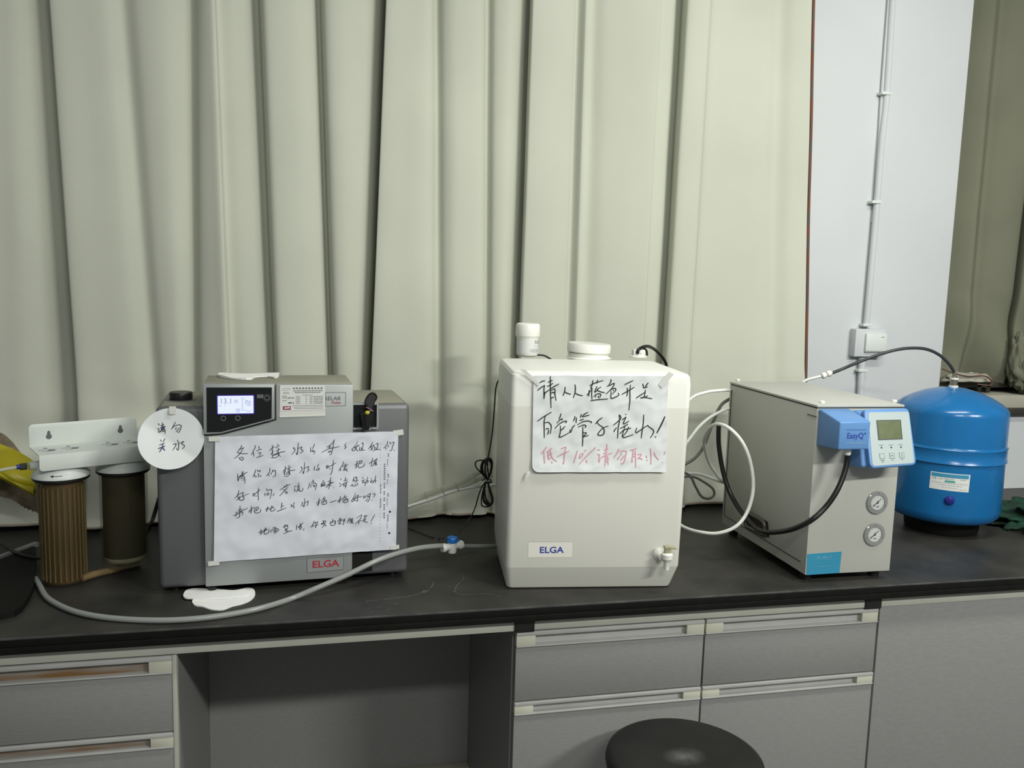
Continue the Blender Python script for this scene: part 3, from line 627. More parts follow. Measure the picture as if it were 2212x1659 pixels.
# faint print down the right margin of the sheet: dots, broken columns and two punched dots
R_ = []
def vcol(x, y0, y1, step, wpx, hpx, skip=()):
    y = y0; k = 0
    while y < y1:
        if k not in skip:
            a, z = FM.loc(x - (y - 940) * .008, y, nb); R_.append((a - wpx * .00044, a + wpx * .00044, z - hpx * .00042, z + hpx * .00042))
        y += step; k += 1
vcol(822, 958, 1170, 7.5, .8, 1.6); vcol(831, 1002, 1120, 4.6, 3.2, 2.6, (8, 12, 15, 18, 22)); vcol(823, 1046, 1098, 4.4, 2.6, 2.4, (5, 6))
for yy in (980, 984, 1024, 1028, 1066, 1070, 1112, 1116, 1120, 1124): vcol(839, yy, yy + 1, 5, 2.6, 2.6)
for y0_, y1_ in ((988, 1006), (1032, 1046), (1074, 1094), (1127, 1142)): vcol(837.5, (y0_ + y1_) / 2, (y0_ + y1_) / 2 + 1, 5, .7, y1_ - y0_)
bars('margin_print', 'greytxt', n1, R_, 0, fn=lambda p: Vector((p.x, nb + DN(p.x, p.z) - .0004 + p.y, p.z)))
for u, v in ((842, 1104.5), (840.5, 1150.5)):
    a, z = FM.loc(u, v, nb); o_ = disc('punched_dot', 'ink2', n1, a, z, .0022, nb + DN(a, z) - .0002, .0004, 14)
for k, (u, v, wd, h, rot) in enumerate(((464, 947, 25, 11, .02), (860, 934, 24, 13, .12), (462, 1215, 24, 11, .05), (852, 1181, 22, 10, .06))):
    a, z = FM.loc(u, v, nb); ca, sa = math.cos(rot), math.sin(rot)
    prism('tape_piece', 'tape', n1, [(a + (x * ca - y * sa) * .00088, z + (x * sa + y * ca) * .00088) for x, y in ((-wd / 2, -h / 2), (wd / 2, -h / 2), (wd / 2, h / 2), (-wd / 2, h / 2))], nb - .0052 if k in (0, 2) else nb - .0035, nb - (.0048 if k in (0, 2) else .0031))

# round notice
n2 = thing('round_notice', 'round white paper disc with four handwritten characters taped to the left of the purifier', 'notice', FM.o, FM.yaw)
rb = .004; ca_, cz_ = FM.loc(371.5, 945.5, rb); RD = .0592
def DR(x, z):
    u_, v_ = (x - ca_) / RD, (z - cz_) / RD
    f = (-u_ * .62 - v_ * .78) - .12                  # a crease runs across the lower left
    g = max(0.0, f) * .020
    return -.004 - .004 * max(0, -u_) - g + .0016 * noise.noise(Vector((x * 22, z * 22, 5))) - .010 * max(0.0, -u_ - .55)
vs, fs = [], []; NR, NA = 16, 64
for k in range(2):
    for j in range(NR + 1):
        for i in range(NA):
            a = 2 * math.pi * i / NA; x = ca_ + RD * (j / NR) * math.cos(a); z = cz_ + RD * (j / NR) * math.sin(a)
            vs.append((x, rb + DR(x, z) + k * .0003, z))
SS = (NR + 1) * NA
for k in range(2):
    for j in range(NR):
        for i in range(NA):
            q_ = (k * SS + j * NA + i, k * SS + (j + 1) * NA + i, k * SS + (j + 1) * NA + (i + 1) % NA, k * SS + j * NA + (i + 1) % NA); fs.append(q_ if k else q_[::-1])
pydata('paper_disc', vs, fs, 'paper2', n2, True)
SK = [(300, 880, 11.85, ["51,40 53,44", "48,53 52,54 52,63 59,57", "61,38 62,55", "56,46 65,43", "57,51 69,48", "57,62 58,56 66,54 68,60 68,66", "60,58 66,57", "60,61 66,60", "94,37 90,45 84,55", "86,51 96,45 105,44 109,47 107,55 103,63 100,62", "97,50 94,56", "104,51 100,57 96,62",
 "57,81 58,85", "68,79 63,86", "54,94 67,89", "99,82 102,90 102,107 98,105 97,102", "88,94 96,92 93,100 88,107", "103,91 116,86 110,92 117,96 116,101 111,105"])]
SK2 = [(300, 880, 11.85, ["56,51 68,48", "58,54 66,51", "62,46 61,56", "52,102 68,97", "63,92 60,102 55,110", "61,99 68,107"])]
strokes('handwriting', 'ink', n2, SK, FM, rb, 1.6, DR)
strokes('violet_handwriting', 'inkv', n2, SK2, FM, rb, 2.2, DR)
a, z = FM.loc(374, 881, rb); prism('tape_piece', 'tape', n2, rrect(a - .0062, a + .0062, z - .011, z + .0045, .0006, 2), -.0058, -.0054)

# hanging black plug with a looped tab and a yellow knot
hp = thing('hanging_plug', 'black plug with a looped tab and a yellow knot at the latch of the purifier', 'plug', FM.o + Vector((0, 0, .30)), FM.yaw)
a, z = FM.loc(791.5, 893, -.004); zl = z - .30
lathe('plug_body', 'blackpl', hp, [(0, -.034), (.0055, -.034), (.0080, -.030), (.0115, -.010), (.0125, -.001), (.0125, 0), (0, .0003)], (a, -.004, zl), n=20)
a2, z2 = FM.loc(801, 868, .004); z2 -= .30
tl = [(a2 + .0115 * math.cos(t_) * (1.0 if math.sin(t_) > 0 else .62) + .0035 * math.sin(t_), .004 - .002 * math.sin(t_), z2 + .019 * math.sin(t_)) for t_ in [2 * math.pi * k / 14 for k in range(14)]]
tube('tab_rim', 'blackpl', hp, tl, .0017, 8, 4, True)
prism('tab_plate', 'hose', hp, [(p[0] * .93 + a2 * .07, p[2] * .93 + z2 * .07) for p in tl], .0025, .0045)
tube('tie', 'pink', hp, [(a2 - .011, -.004, z2 - .010), (a2 - .001, -.006, z2 - .014), (a2 + .003, -.010, z2 - .018), (a2 - .001, -.014, zl + .008), (a2 - .007, -.016, zl + .005)], .0005, 6)
heap('knot', 'yellowwire', hp, (a2 - .0095, -.017, zl + .0035), .0048, .0035, .0036, 2.0, 12, .4, 3, flat=-1)
tube('wire_tail', 'chrome', hp, [(a + .004, -.006, zl - .031), (a + .009, -.007, zl - .034), (a + .012, -.006, zl - .028)], .0008, 6)

# flat white pieces: on top of the purifier, and two under its front edge
zt = T + .4275
o = slab('paper_strip', 'tissue', None, [(471, 808), (480, 805), (530, 807), (598, 804), (597, 814), (578, 811), (552, 812), (541, 817), (510, 816), (484, 813), (474, 811)], zt + .0042, .0035, (0, 0, 0), 3, wob=.003); tag(o, 'crooked white paper strip lying on top of the silver purifier', 'paper')
o = slab('tissue', 'tissue', None, [(396, 1284), (404, 1274), (425, 1270), (470, 1272), (505, 1275), (530, 1272), (535, 1284), (500, 1289), (455, 1293), (418, 1292), (400, 1291)], T + .006, .0025, (0, 0, 0), 3, wob=.0015); tag(o, 'white tissue on the worktop under the purifier front, upper of the two', 'tissue', 'tissues under the purifier')
o = slab('tissue', 'tissue', None, [(416, 1296), (440, 1292), (480, 1290), (510, 1280), (530, 1270), (547, 1272), (551, 1284), (540, 1296), (520, 1304), (502, 1308), (480, 1316), (455, 1315), (436, 1309), (420, 1306)], T + .003, .0026, (0, 0, 0), 3, wob=.001); tag(o, 'white tissue on the worktop under the purifier front, lower one nearer the viewer', 'tissue', 'tissues under the purifier')
# ================================================================ twin cartridge filter
YF = .45
FF = Frame(-.439, .320, T, YF)
FLT = T
fl = thing('twin_water_filter', 'twin water filter with brown and black cartridges under a white metal bracket', 'water filter', FF.o, YF)
HW = .1045; bk = .050; DZ = .041
pr = [(-bk, .197), (-bk, .2352), (bk, .2352), (bk, .283)]
vs, fs = [], []
prof = [(-bk, .197), (-bk, .2350), (bk, .2350), (bk, .284), (bk - .0016, .284), (bk - .0016, .2366), (-bk - .0016, .2366), (-bk - .0016, .197)]
brk = box('bracket', 'filterhead', fl, -HW, HW, -bk, bk, 0.2760, 0.2776)
brk.location.x = -.012
prism('back_plate', 'filterhead', brk, [(-HW, 0.2765), (HW, 0.2765)] + [(HW - .008 + .008 * math.cos(t), 0.3160 + .008 * math.sin(t)) for t in [0, .4, .8, 1.2, 1.57]] + [(-HW + .008 + .008 * math.cos(t), 0.3160 + .008 * math.sin(t)) for t in [1.57, 1.97, 2.37, 2.77, 3.14]], bk - .0016, bk, .0003)
prism('front_flange', 'filterhead', brk, [(-HW, 0.2772), (-HW, 0.2520), (-HW + .002, 0.2475), (-HW + .006, 0.2460), (HW - .006, 0.2460), (HW - .002, 0.2475), (HW, 0.2520), (HW, 0.2772)], -bk - .0016, -bk, .0003)
for a in (-.068, .071):
    prism('keyhole', 'greytxt', brk, [(a + .0055 * math.cos(t), 0.2965 + .0055 * math.sin(t)) for t in [math.radians(125 + 290 * k / 14) for k in range(15)]] + [(a + .0026, 0.3065), (a + .001, 0.3085), (a - .001, 0.3085), (a - .0026, 0.3065)], bk - .0022, bk - .0015)
def topmark(pts, name='stamped_mark', mm='greytxt'):
    vs = [Vector((x, y, 0.2780)) for x, y in pts] + [Vector((x, y, 0.2774)) for x, y in pts]; n = len(pts)
    return pydata(name, vs, [tuple(range(n)), tuple(range(n, 2 * n))[::-1]] + [(i, i + n, (i + 1) % n + n, (i + 1) % n) for i in range(n)], mm, brk)
for a in (-.083, -.040, .036, .078):
    topmark([(a - .002, .018), (a + .006, .018), (a + .004, .024), (a, .024)])
    topmark([(a + .004, -.012), (a + .014, -.012), (a + .016, -.004), (a + .008, -.001), (a + .002, -.004)])
    topmark([(a - .014, .004), (a + .020, .002), (a + .020, .0035), (a - .014, .0055)])
    topmark([(a - .010, -.014), (a + .002, -.015), (a + .002, -.0138), (a - .010, -.0128)])
for k, (a, rr_) in enumerate(((-.069, .0425), (.050, .0460))):
    lathe('filter_head', 'filterhead', fl, [(0, .2755), (.036, .2755), (.0375, .262), (.042, .248), (.0505, .2335), (.0535, .2285), (.0540, .2235), (0, .2230)][::-1], (a, 0, 0), n=48)
    lathe('seal_ring', 'blackpl', fl, [(0, .2160), (.0505, .2160), (.0530, .2180), (.0535, .2236), (0, .2238)], (a, 0, 0), n=48)
    cup = lathe('clear_housing', 'clearpl', fl, [(.0480, .2165), (rr_ + .0018, .150), (rr_, .004 + .015 * k), (rr_ - .003, .0005 + .015 * k), (0, .0005 + .015 * k)][::-1], (a, 0, 0), n=64, ang=50)
    if k == 0:
        lathe('cartridge', 'rust', fl, [(0, .004), (.036, .004), (.036, .210), (0, .211)], (a, 0, 0), n=32)
        for q_ in range(26):
            t = 2 * math.pi * q_ / 26; r0 = rr_ - .0008
            box('rib', 'ribs', fl, a + (r0) * math.cos(t) - .0013, a + (r0) * math.cos(t) + .0013, r0 * math.sin(t) - .0013, r0 * math.sin(t) + .0013, .010, .205)
    else:
        lathe('cartridge', 'carbon', fl, [(0, .036), (.0420, .036), (.0420, .211), (0, .2115)], (a, 0, 0), n=32)
        lathe('end_pad', 'pad', fl, [(0, .026), (.039, .026), (.0410, .030), (.0410, .036), (0, .0365)], (a, 0, 0), n=32)
# black arrow printed on the left head, inlet fitting and tube
pk = lathe('inlet_port', 'filterhead', fl, [(0, -.004), (.0085, -.004), (.0085, .030), (0, .0305)], (-.122, 0, .249), 'x', n=16)
lathe('inlet_nut', 'hose', fl, [(0, -.010), (.0068, -.010), (.0068, .002), (0, .0025)], (-.132, 0, .249), 'x', n=6)
lathe('inlet_sleeve', 'navy', fl, [(0, -.007), (.0048, -.007), (.0048, .001), (0, .0015)], (-.141, 0, .249), 'x', n=14)
tube('inlet_tube', 'tubel', fl, [(-.143, 0, .249), (-.18, .0, .246), (-.24, .003, .236), (-.34, .01, .222)], .0036, 8)
def on_headcone(t, z):                      # arrow on the flared head
    rr_ = .0505 + (.0535 - .0505) * (.2335 - z) / .005; return (-.069 + (rr_ + .0006) * math.cos(t), (rr_ + .0006) * math.sin(t), z)
for nm, L in (('printed_arrow', [(-2.05, -1.72, .2318, .2328)]),):
    vs, fs = [], []
    for t0, t1, z0, z1 in L:
        K = 8
        for i in range(K + 1):
            t = t0 + (t1 - t0) * i / K; vs += [on_headcone(t, z0), on_headcone(t, z1)]
        fs += [(2 * i, 2 * i + 2, 2 * i + 3, 2 * i + 1) for i in range(K)]
    b0_ = len(vs); vs += [on_headcone(-2.16, .2323), on_headcone(-2.03, .2298), on_headcone(-2.03, .2348)]; fs.append((b0_, b0_ + 1, b0_ + 2))
    pydata(nm, vs, fs, 'ink2', fl)
# ribbed brown tube lying against the foot of the filter
P = [on_z(u, v, T + .0075) for u, v in ((176, 1249), (205, 1240), (240, 1232), (272, 1222), (300, 1214))]
Q = catmull(P, 24)
vs, fs = tube_data(Q, [.0072 + .0012 * math.sin(i * 1.9) for i in range(len(Q))], 14); o = pydata('ribbed_tube', vs, fs, 'sponge', None, True); tag(o, 'short brown ribbed tube lying at the foot of the twin filter', 'tube')

# left edge: yellow bag, scalloped cloth, black tray with metal strip, cord
yb = thing('plastic_bag', 'crumpled yellow plastic bag at the left edge behind the twin filter', 'bag', (-.77, .56, T + .16))
def patch(name, m, parent, top, bot, y0, y1, org, n=24, k=10, amp=.012, seed=1.0, scallop=0.0, th=.003):
    T_ = catmull([Vector((*p, 0)) for p in top], max(2, n // (len(top) - 1))); B_ = catmull([Vector((*p, 0)) for p in bot], max(2, n // (len(bot) - 1)))
    N = min(len(T_), len(B_)) - 1; vs, fs = [], []
    for s_ in (0, 1):
        for j in range(k + 1):
            v = j / k
            for i in range(N + 1):
                a = T_[round(i * (len(T_) - 1) / N)]; b_ = B_[round(i * (len(B_) - 1) / N)]; p = a.lerp(b_, v)
                yy = y0 + (y1 - y0) * v
                q = on_y(p.x, p.y + (scallop * abs(math.sin(i * 1.05)) if j == k else 0), yy)
                bul = math.sin(math.pi * v) * amp * 1.5 + amp * noise.noise(q * 16 + Vector((seed, 0, 0)))
                vs.append(q + Vector((0, -bul + s_ * th, 0)) - Vector(org))
    S_ = (N + 1) * (k + 1)
    for j in range(k):
        for i in range(N):
            a = j * (N + 1) + i; fs.append((a, a + N + 1, a + N + 2, a + 1)); fs.append((S_ + a, S_ + a + 1, S_ + a + N + 2, S_ + a + N + 1))
    return pydata(name, vs, fs, m, parent, True)
patch('bag_film', 'yellow', yb, [(-120, 930), (-40, 948), (0, 962), (30, 972), (62, 990), (80, 1004)], [(-120, 1010), (-40, 1018), (0, 1030), (30, 1045), (62, 1062), (84, 1070)], .50, .46, (-.77, .56, T + .16), amp=.018, seed=4)
patch('bag_fold', 'yellow', yb, [(-120, 990), (-40, 1000), (0, 1008), (30, 1024), (55, 1040), (74, 1052)], [(-120, 1020), (-40, 1026), (0, 1034), (30, 1048), (58, 1064), (80, 1074)], .455, .45, (-.77, .56, T + .16), amp=.008, seed=9)
scl = thing('scalloped_cloth', 'brown cloth with a scalloped edge hanging behind the yellow bag', 'cloth', (-.77, .60, T + .12))
patch('cloth_panel', 'scallop', scl, [(-120, 930), (-40, 925), (0, 935), (20, 950), (50, 985), (90, 1010)], [(-120, 1050), (-40, 1062), (0, 1074), (25, 1082), (52, 1100), (92, 1114)], .56, .53, (-.77, .60, T + .12), n=60, amp=.010, seed=2, scallop=-4)
tr = thing('black_tray', 'black flat tray with rounded corner and metal strip at the left edge of the worktop', 'tray', (-.66, .35, T))
slab('tray_body', 'matblack', tr, [(-230, 1300), (-110, 1250), (0, 1208), (70, 1180), (76, 1180), (78, 1200), (76, 1240), (72, 1266), (62, 1288), (48, 1308), (30, 1320), (0, 1326), (-60, 1332), (-230, 1360)], T + .012, .0118, (-.66, .35, T))
a, b_ = on_z(-220, 1285, T + .012), on_z(84, 1171, T + .012); dd = (b_ - a).normalized(); nn = Vector((-dd.y, dd.x, 0))
o_ = Vector((-.66, .35, T)); vs = [a - o_, b_ - o_, b_ - o_ + nn * .012, a - o_ + nn * .012]; vs += [v - Vector((0, 0, .010)) for v in vs]
pydata('metal_strip', vs, [(0, 1, 2, 3), (7, 6, 5, 4), (0, 4, 5, 1), (1, 5, 6, 2), (2, 6, 7, 3), (3, 7, 4, 0)], 'strip', tr)
wtube('black cord crossing the metal strip of the black tray at the left edge', 'cable', 'power_cord', 'tubeb', [on_z(u, v, T + .016) for u, v in ((-60, 1140), (0, 1172), (40, 1196), (84, 1206), (130, 1212))], .0035)

# ================================================================ ivory storage tank
FT = Frame(.389, .085, T, -.122)
tk = thing('water_tank', 'ivory plastic water tank with round lid, small tap and taped notice', 'water tank', FT.o, FT.yaw)
def loft(name, m, parent, secs, n=6, ang=40):
    vs, fs = [], []
    for x0, x1, y0, y1, z, r in secs:
        for p in rrect(x0, x1, y0, y1, r, n): vs.append((p[0], p[1], z))
    K = 4 * (n + 1)
    for j in range(len(secs) - 1):
        for i in range(K): fs.append((j * K + i, j * K + (i + 1) % K, (j + 1) * K + (i + 1) % K, (j + 1) * K + i))
    fs.append(tuple(range(K))[::-1]); fs.append(tuple((len(secs) - 1) * K + i for i in range(K)))
    return pydata(name, vs, fs, m, parent, True, ang)
W_, D_ = .377, .285
loft('tank_body', 'tankpl', tk, [(.014, .350, .028, D_ - .034, 0, .012), (.006, .358, .0205, D_ - .028, .003, .012), (.004, .360, .0175, D_ - .025, .009, .012), (0, .3702, .0006, D_ - .002, .0525, .012), (0, .3705, 0, D_, .0540, .012), (0, .3765, 0, D_, .44, .012), (.002, .3748, .002, D_ - .002, .4555, .012), (.006, .371, .006, D_ - .006, .4615, .012), (.012, .365, .012, D_ - .012, .4635, .012)], 6, 24)
lc = on_z(1271, 772, T + .4635); q = FT.to_local(lc)
lathe('neck', 'tankpl', tk, [(0, 0), (.055, 0), (.050, .002), (.0485, .004), (.0485, .009), (.050, .010), (.0485, .012), (0, .013)], (q.x, q.y, .4630), n=48)
ld = lathe('lid', 'whitepl', tk, [(0, 0), (.0505, 0), (.0525, .002), (.0525, .019), (.0500, .0225), (0, .0215)], (0, 0, 0), n=64, ang=40)
ld.location = (q.x, q.y, .4755); ld.rotation_euler = (0, math.radians(2.2), 0)
# feed-through fitting
q = FT.to_local(on_z(1378, 771, T + .4635)); fx, fy = q.x, q.y
lathe('fitting_flange', 'whitepl', tk, [(0, 0), (.022, 0), (.022, .002), (.018, .0045), (0, .005)], (fx, fy, .4632), n=28)
box('fitting_block', 'whitepl', tk, fx - .014, fx + .015, fy - .012, fy + .010, .467, .482, .001)
bars('block_print', 'paleprint', tk, [(fx - .003, fx, .4725, .4745), (fx + .001, fx + .005, .4725, .4745)], fy - .0121)
# badge plate
bl_, tr_ = FT.loc(1140, 1204.5), FT.loc(1238, 1170)
frame_outline('badge_rim', 'creampl', tk, [(bl_[0], bl_[1]), (tr_[0], bl_[1]), (tr_[0], tr_[1]), (bl_[0], tr_[1])], .0004, 0, .0003)
prism('badge_plate', 'tankpl', tk, [(bl_[0], bl_[1]), (tr_[0], bl_[1]), (tr_[0], tr_[1]), (bl_[0], tr_[1])], -.0002, .0002)
a, z = FT.loc(1165.5, 1188.5); text('ELGA', 'bluetxt', tk, a - .0005, -.0005, z, .0185, 'lettering', bold=.016, sx=1.15)
# tap
a, z = FT.loc(1424, 1198)
tap = lathe('tap', 'whitepl', tk, [(0, 0), (.0135, 0), (.0135, .002), (.0110, .005), (.0075, .009), (.0062, .022), (0, .0225)], (a, 0, z), 'y', n=28)
a2, z2 = FT.loc(1441, 1200, -.026)
lathe('spout', 'whitepl', tap, [(0, -.030), (.0058, -.030), (.0068, -.015), (.0100, -.008), (.0118, -.0065), (.0122, 0.003), (.0095, .006), (0, .0068)], (a2, -.026, z2), n=24)
tube('tap_neck', 'whitepl', tap, [(a, -.010, z), ((a + a2) / 2, -.018, z - .0005), (a2, -.024, z2 - .002)], .0068, 12)
prism('tap_stem', 'creampl', tap, [(a2 - .0055, z2 + .005), (a2 + .0050, z2 + .005), (a2 + .0062, z2 + .018), (a2 - .0066, z2 + .018)], -.032, -.021, .0008)
prism('tap_lever', 'creampl', tap, [(a2 - .0075, z2 + .0155), (a2 + .0185, z2 + .0150), (a2 + .0190, z2 + .0170), (a2 + .004, z2 + .0205), (a2 - .0075, z2 + .0210)], -.033, -.020, .0008)
# flap of loose tape on the front
a, z = FT.loc(1138, 1030); o = prism('tape_flap', 'tape', tk, [(a - .006, z - .010), (a + .001, z + .0), (a + .006, z + .012), (a + .001, z + .013), (a - .004, z + .004)], -.0075, -.0070, .0001)

# notice on the tank
n3 = thing('notice', 'crumpled sheet with black and red Chinese handwriting taped to the front of the ivory tank', 'notice', FT.o, FT.yaw)
tb = -.0022; DT = crump(7.0, .0030, 20.0)
C4 = [FT.loc(*p, tb) for p in ((1149, 1018.5), (1437, 1018.5), (1443.5, 812), (1152, 811))]
def cutT(p, u, v):
    # rounded lower-left corner and a slightly ragged upper edge
    p = Vector(p); r_ = .013; du = C4[0][0] + r_ - p.x; dv = C4[0][1] + r_ - p.y
    if du > 0 and dv > 0:
        k_ = max(du, dv) / math.hypot(du, dv); p.x = C4[0][0] + r_ - du * k_; p.y = C4[0][1] + r_ - dv * k_
    if v > .97: p.y += .0012 * noise.noise(Vector((p.x * 30, 0, 0)))
    return p
def DT2(x, z): return DT(x, z) - .004 * max(0.0, 1 - (z - C4[0][1]) / .05) ** 2
sheet('paper_sheet', 'paper2', n3, [Vector(c) for c in C4], DT2, tb, 80, 60, .0004, cutT)
ST = [(1140, 800, 13.825, ["35,37 43,32 51,31", "29,59 39,51 50,44", "50,44 48,55 48,84", "48,66 56,63 64,57", "48,84 50,70 53,65", "67,18 67,50 69,111", "61,35 73,29", "58,47 66,44 74,38", "64,57 78,48 92,40", "69,60 77,55 81,57 81,72 84,89", "70,67 75,65 80,68", "70,82 77,79",
 "111,49 110,62 105,75", "110,64 118,68 128,71", "140,42 142,50 141,66 136,81", "141,67 150,72 163,75", "184,45 200,37 224,30", "194,29 192,42 187,53", "208,28 206,38", "176,73 189,58", "183,58 181,76", "188,54 191,52 190,70 191,86", "206,47 199,64 206,60", "218,49 206,57 216,63 229,66", "196,77 205,70 216,70 217,75 212,82", "203,75 201,79", "211,75 209,80", "187,90 205,87 238,85"]),
 (1290, 800, 13.825, ["39,27 41,29 38,38 34,43", "29,47 40,43 49,38 50,42 44,52 36,60", "26,70 38,59 50,53 55,55 54,61 44,70", "41,62 40,79 44,83 63,74 62,67", "48,58 48,61", "81,42 106,30", "73,71 95,59 110,50", "89,52 90,62 88,76", "99,43 97,60 97,85 94,118", "135,40 137,46 138,53", "151,37 143,48", "138,52 149,49", "143,58 142,68 138,79", "115,82 140,66", "128,81 140,80 163,84", "130,82 138,80 150,75"]),
 (1140, 880, 13.825, ["29,40 48,27 70,14", "53,25 49,40 49,65 49,90", "50,46 60,44 67,49 70,58 67,78", "54,64 62,62", "62,66 61,75 58,80", "99,18 96,28 93,34", "87,46 97,36 103,34 102,38", "81,62 95,48 110,41 116,41 113,46", "97,54 97,70 94,85 93,87 97,88 110,82 126,73", "97,67 103,64 110,56", "126,66 126,73 129,73", "129,73 133,60 140,52",
 "141,26 139,34 136,40", "145,30 144,45", "160,20 157,29", "165,27 183,22", "179,14 168,20 162,28", "155,38 166,35", "148,51 165,42 180,40 190,43 188,46", "150,58 165,52 173,54 171,60", "164,57 164,85 163,115", "165,75 174,75 172,80 165,87 181,83"]),
 (1290, 880, 13.825, ["-6,48 3,38 14,30", "3,38 0,45 6,52 15,58 20,66 19,78 11,83 1,80 10,67 20,59 32,55", "65,22 66,38 62,60 61,75 60,91", "48,52 60,42 70,32 68,24 65,22", "49,72 52,66 57,60", "84,20 86,21", "74,36 86,28", "86,28 79,42 79,49 94,40", "68,62 80,56 91,49", "82,56 77,72 74,84 78,89 90,86 107,80", "67,77 80,66 100,61", "93,57 88,70 77,84", "138,21 137,45 133,70 131,91", "117,60 114,70 116,75 122,71 135,62 150,52", "150,52 152,56 162,63 168,70 165,80 158,90", "173,86 174,89"])]
strokes('handwriting', 'ink2', n3, ST, FT, tb, 2.3, DT2, .0007)
strokes('exclamation_mark', 'ink2', n3, [(1290, 880, 13.825, ["201,27 190,52 178,75"])], FT, tb, 3.2, DT2, .0007)
SP = [(1150, 940, 13.825, ["42,34 35,44 26,54", "34,46 36,82", "57,38 48,46 42,50", "47,50 48,70 55,66", "44,60 58,53", "53,45 56,60 62,70 72,77", "57,77 58,82", "86,39 100,35 97,45", "73,64 90,55 109,46", "97,45 95,62 93,83 90,81", "134,45 130,58 123,81", "150,52 142,58 140,66 143,67 149,60 151,54", "155,47 159,43", "188,36 184,39", "188,36 165,58 139,85", "161,73 160,78 163,80"]),
 (1290, 940, 13.825, ["1,43 8,43", "0,56 6,57 5,65 4,80 8,71", "29,26 28,40", "20,43 32,41", "18,54 30,49", "11,66 25,59 43,52", "26,44 24,65 22,90", "24,65 31,64 31,80 32,86", "24,71 31,70", "24,78 30,77", "64,40 58,53 49,66", "66,48 75,46 86,47 85,58 82,70 78,80 74,84 70,82", "73,53 69,58", "60,71 66,63", "80,60 70,74", "98,44 106,43 116,39", "107,43 105,60 102,78", "113,46 114,70 113,93", "106,56 113,55", "105,64 113,62", "101,79 106,75", "120,57 131,57 122,70", "122,66 134,71", "158,39 160,55 160,70 159,85", "146,61 147,66", "147,75 149,72", "169,50 172,60 182,72", "202,48 199,56", "192,79 193,80"])]
strokes('red_handwriting', 'pink', n3, SP, FT, tb, 2.4, DT2, .0007)
for pts in (((1122, 798), (1133, 797), (1166, 828), (1162, 834)), ((1443, 803), (1455, 808), (1429, 838), (1421, 830))):
    prism('tape_strip', 'tape', n3, [FT.loc(u, v, tb) for u, v in pts], -.0062, -.0058)
# ================================================================ jar on the tank
jc = on_z(1138.5, 769, T + .4640)
j = thing('plastic_jar', 'small white screw-top jar with grey lettering standing on the ivory tank', 'jar', jc, .0)
JR = .0262
lathe('jar_body', 'whitepl', j, [(0, 0), (.020, 0), (.0245, .0025), (JR, .007), (JR, .0430), (.0272, .0460), (.0296, .0490), (.0296, .0515), (0, .0518)], n=48, ang=40)
lathe('jar_lid', 'whitepl', j, [(0, .0512), (.0292, .0512), (.0296, .0535), (.0290, .0735), (.0270, .0775), (.0250, .0787), (.0235, .0780), (0, .0780)], n=48, ang=40)
def jw(a0):
    def f(p):                                # wraps flat lettering round the jar; a0 is the angle of x = 0
        t = a0 + p.x / (JR + .0004); r = JR + .0004 - p.y
        return Vector((r * math.cos(t), r * math.sin(t), p.z))
    return f
vs, fs = [], []
t0, t1 = math.radians(-172), math.radians(-8)
for i in range(25):
    t = t0 + (t1 - t0) * i / 24
    for zz in (.008, .0415): vs.append(((JR + .00025) * math.cos(t), (JR + .00025) * math.sin(t), zz))
for i in range(24): fs.append((2 * i, 2 * i + 2, 2 * i + 3, 2 * i + 1))
pydata('jar_label', vs, fs, 'label', j, True)
f_ = jw(math.radians(-97 + 25))
text('ELGA', 'greytxt', j, 0.004, 0, .0350, .0098, 'lettering', sx=1.05, fn=f_)
rr = random.Random(9)
bars('small_print', 'paleprint', j, [(.0035, .0175, .0262, .0278), (.003, .0175, .0225, .0241)] + words(-.008, .0175, .0180, .0009, rr) + words(-.006, .0175, .0158, .0008, rr) + words(-.009, .0175, .0136, .0008, rr) + words(-.003, .0175, .0114, .0008, rr), 0, fn=f_)

# ================================================================ grey ultrapure water machine
FE = Frame(1.054, .037, T, -.012)
e = thing('ultrapure_water_machine', 'light grey metal water machine with sky-blue dispenser head, angled panel and two gauges', 'water purifier', FE.o, FE.yaw)
EW, ED, EH = .211, .407, .398
box('case', 'easy', e, 0, EW, .0, ED, .020, .3905, .0015)
box('lid', 'easy', e, -.0012, EW + .0012, -.002, ED, .3925, EH, .0015)
box('lid_gap', 'dark', e, .001, EW - .001, .0015, ED - .002, .390, .393)
box('front_edge_strip', 'rail', e, .002, EW - .002, -.0012, .0005, .3835, .3900, .0004)
for zz, y0_, y1_ in ((.043, .02, ED - .012), (.372, .0, .035)):
    box('side_seam', 'hose', e, -.0016, .0005, y0_, y1_, zz, zz + .0014)
box('side_seam', 'hose', e, -.0014, .0005, ED - .013, ED - .0115, .043, .378)
for a, b_ in ((.02, .03), (EW - .02, .03), (.02, ED - .03), (EW - .02, ED - .03)):
    lathe('foot', 'blackpl', e, [(0, 0), (.012, 0), (.013, .018), (0, .0205)], (a, b_, 0), n=16)
for u, v in ((1776, 868.5), (1932, 866.5), (1594, 821)):
    q = FE.to_local(on_z(u, v, T + EH + .002)); lathe('lid_screw', 'whitepl', e, [(0, 0), (.0058, 0), (.0058, .004), (.0045, .0052), (0, .0055)], (q.x, q.y, EH - .0002), n=16)
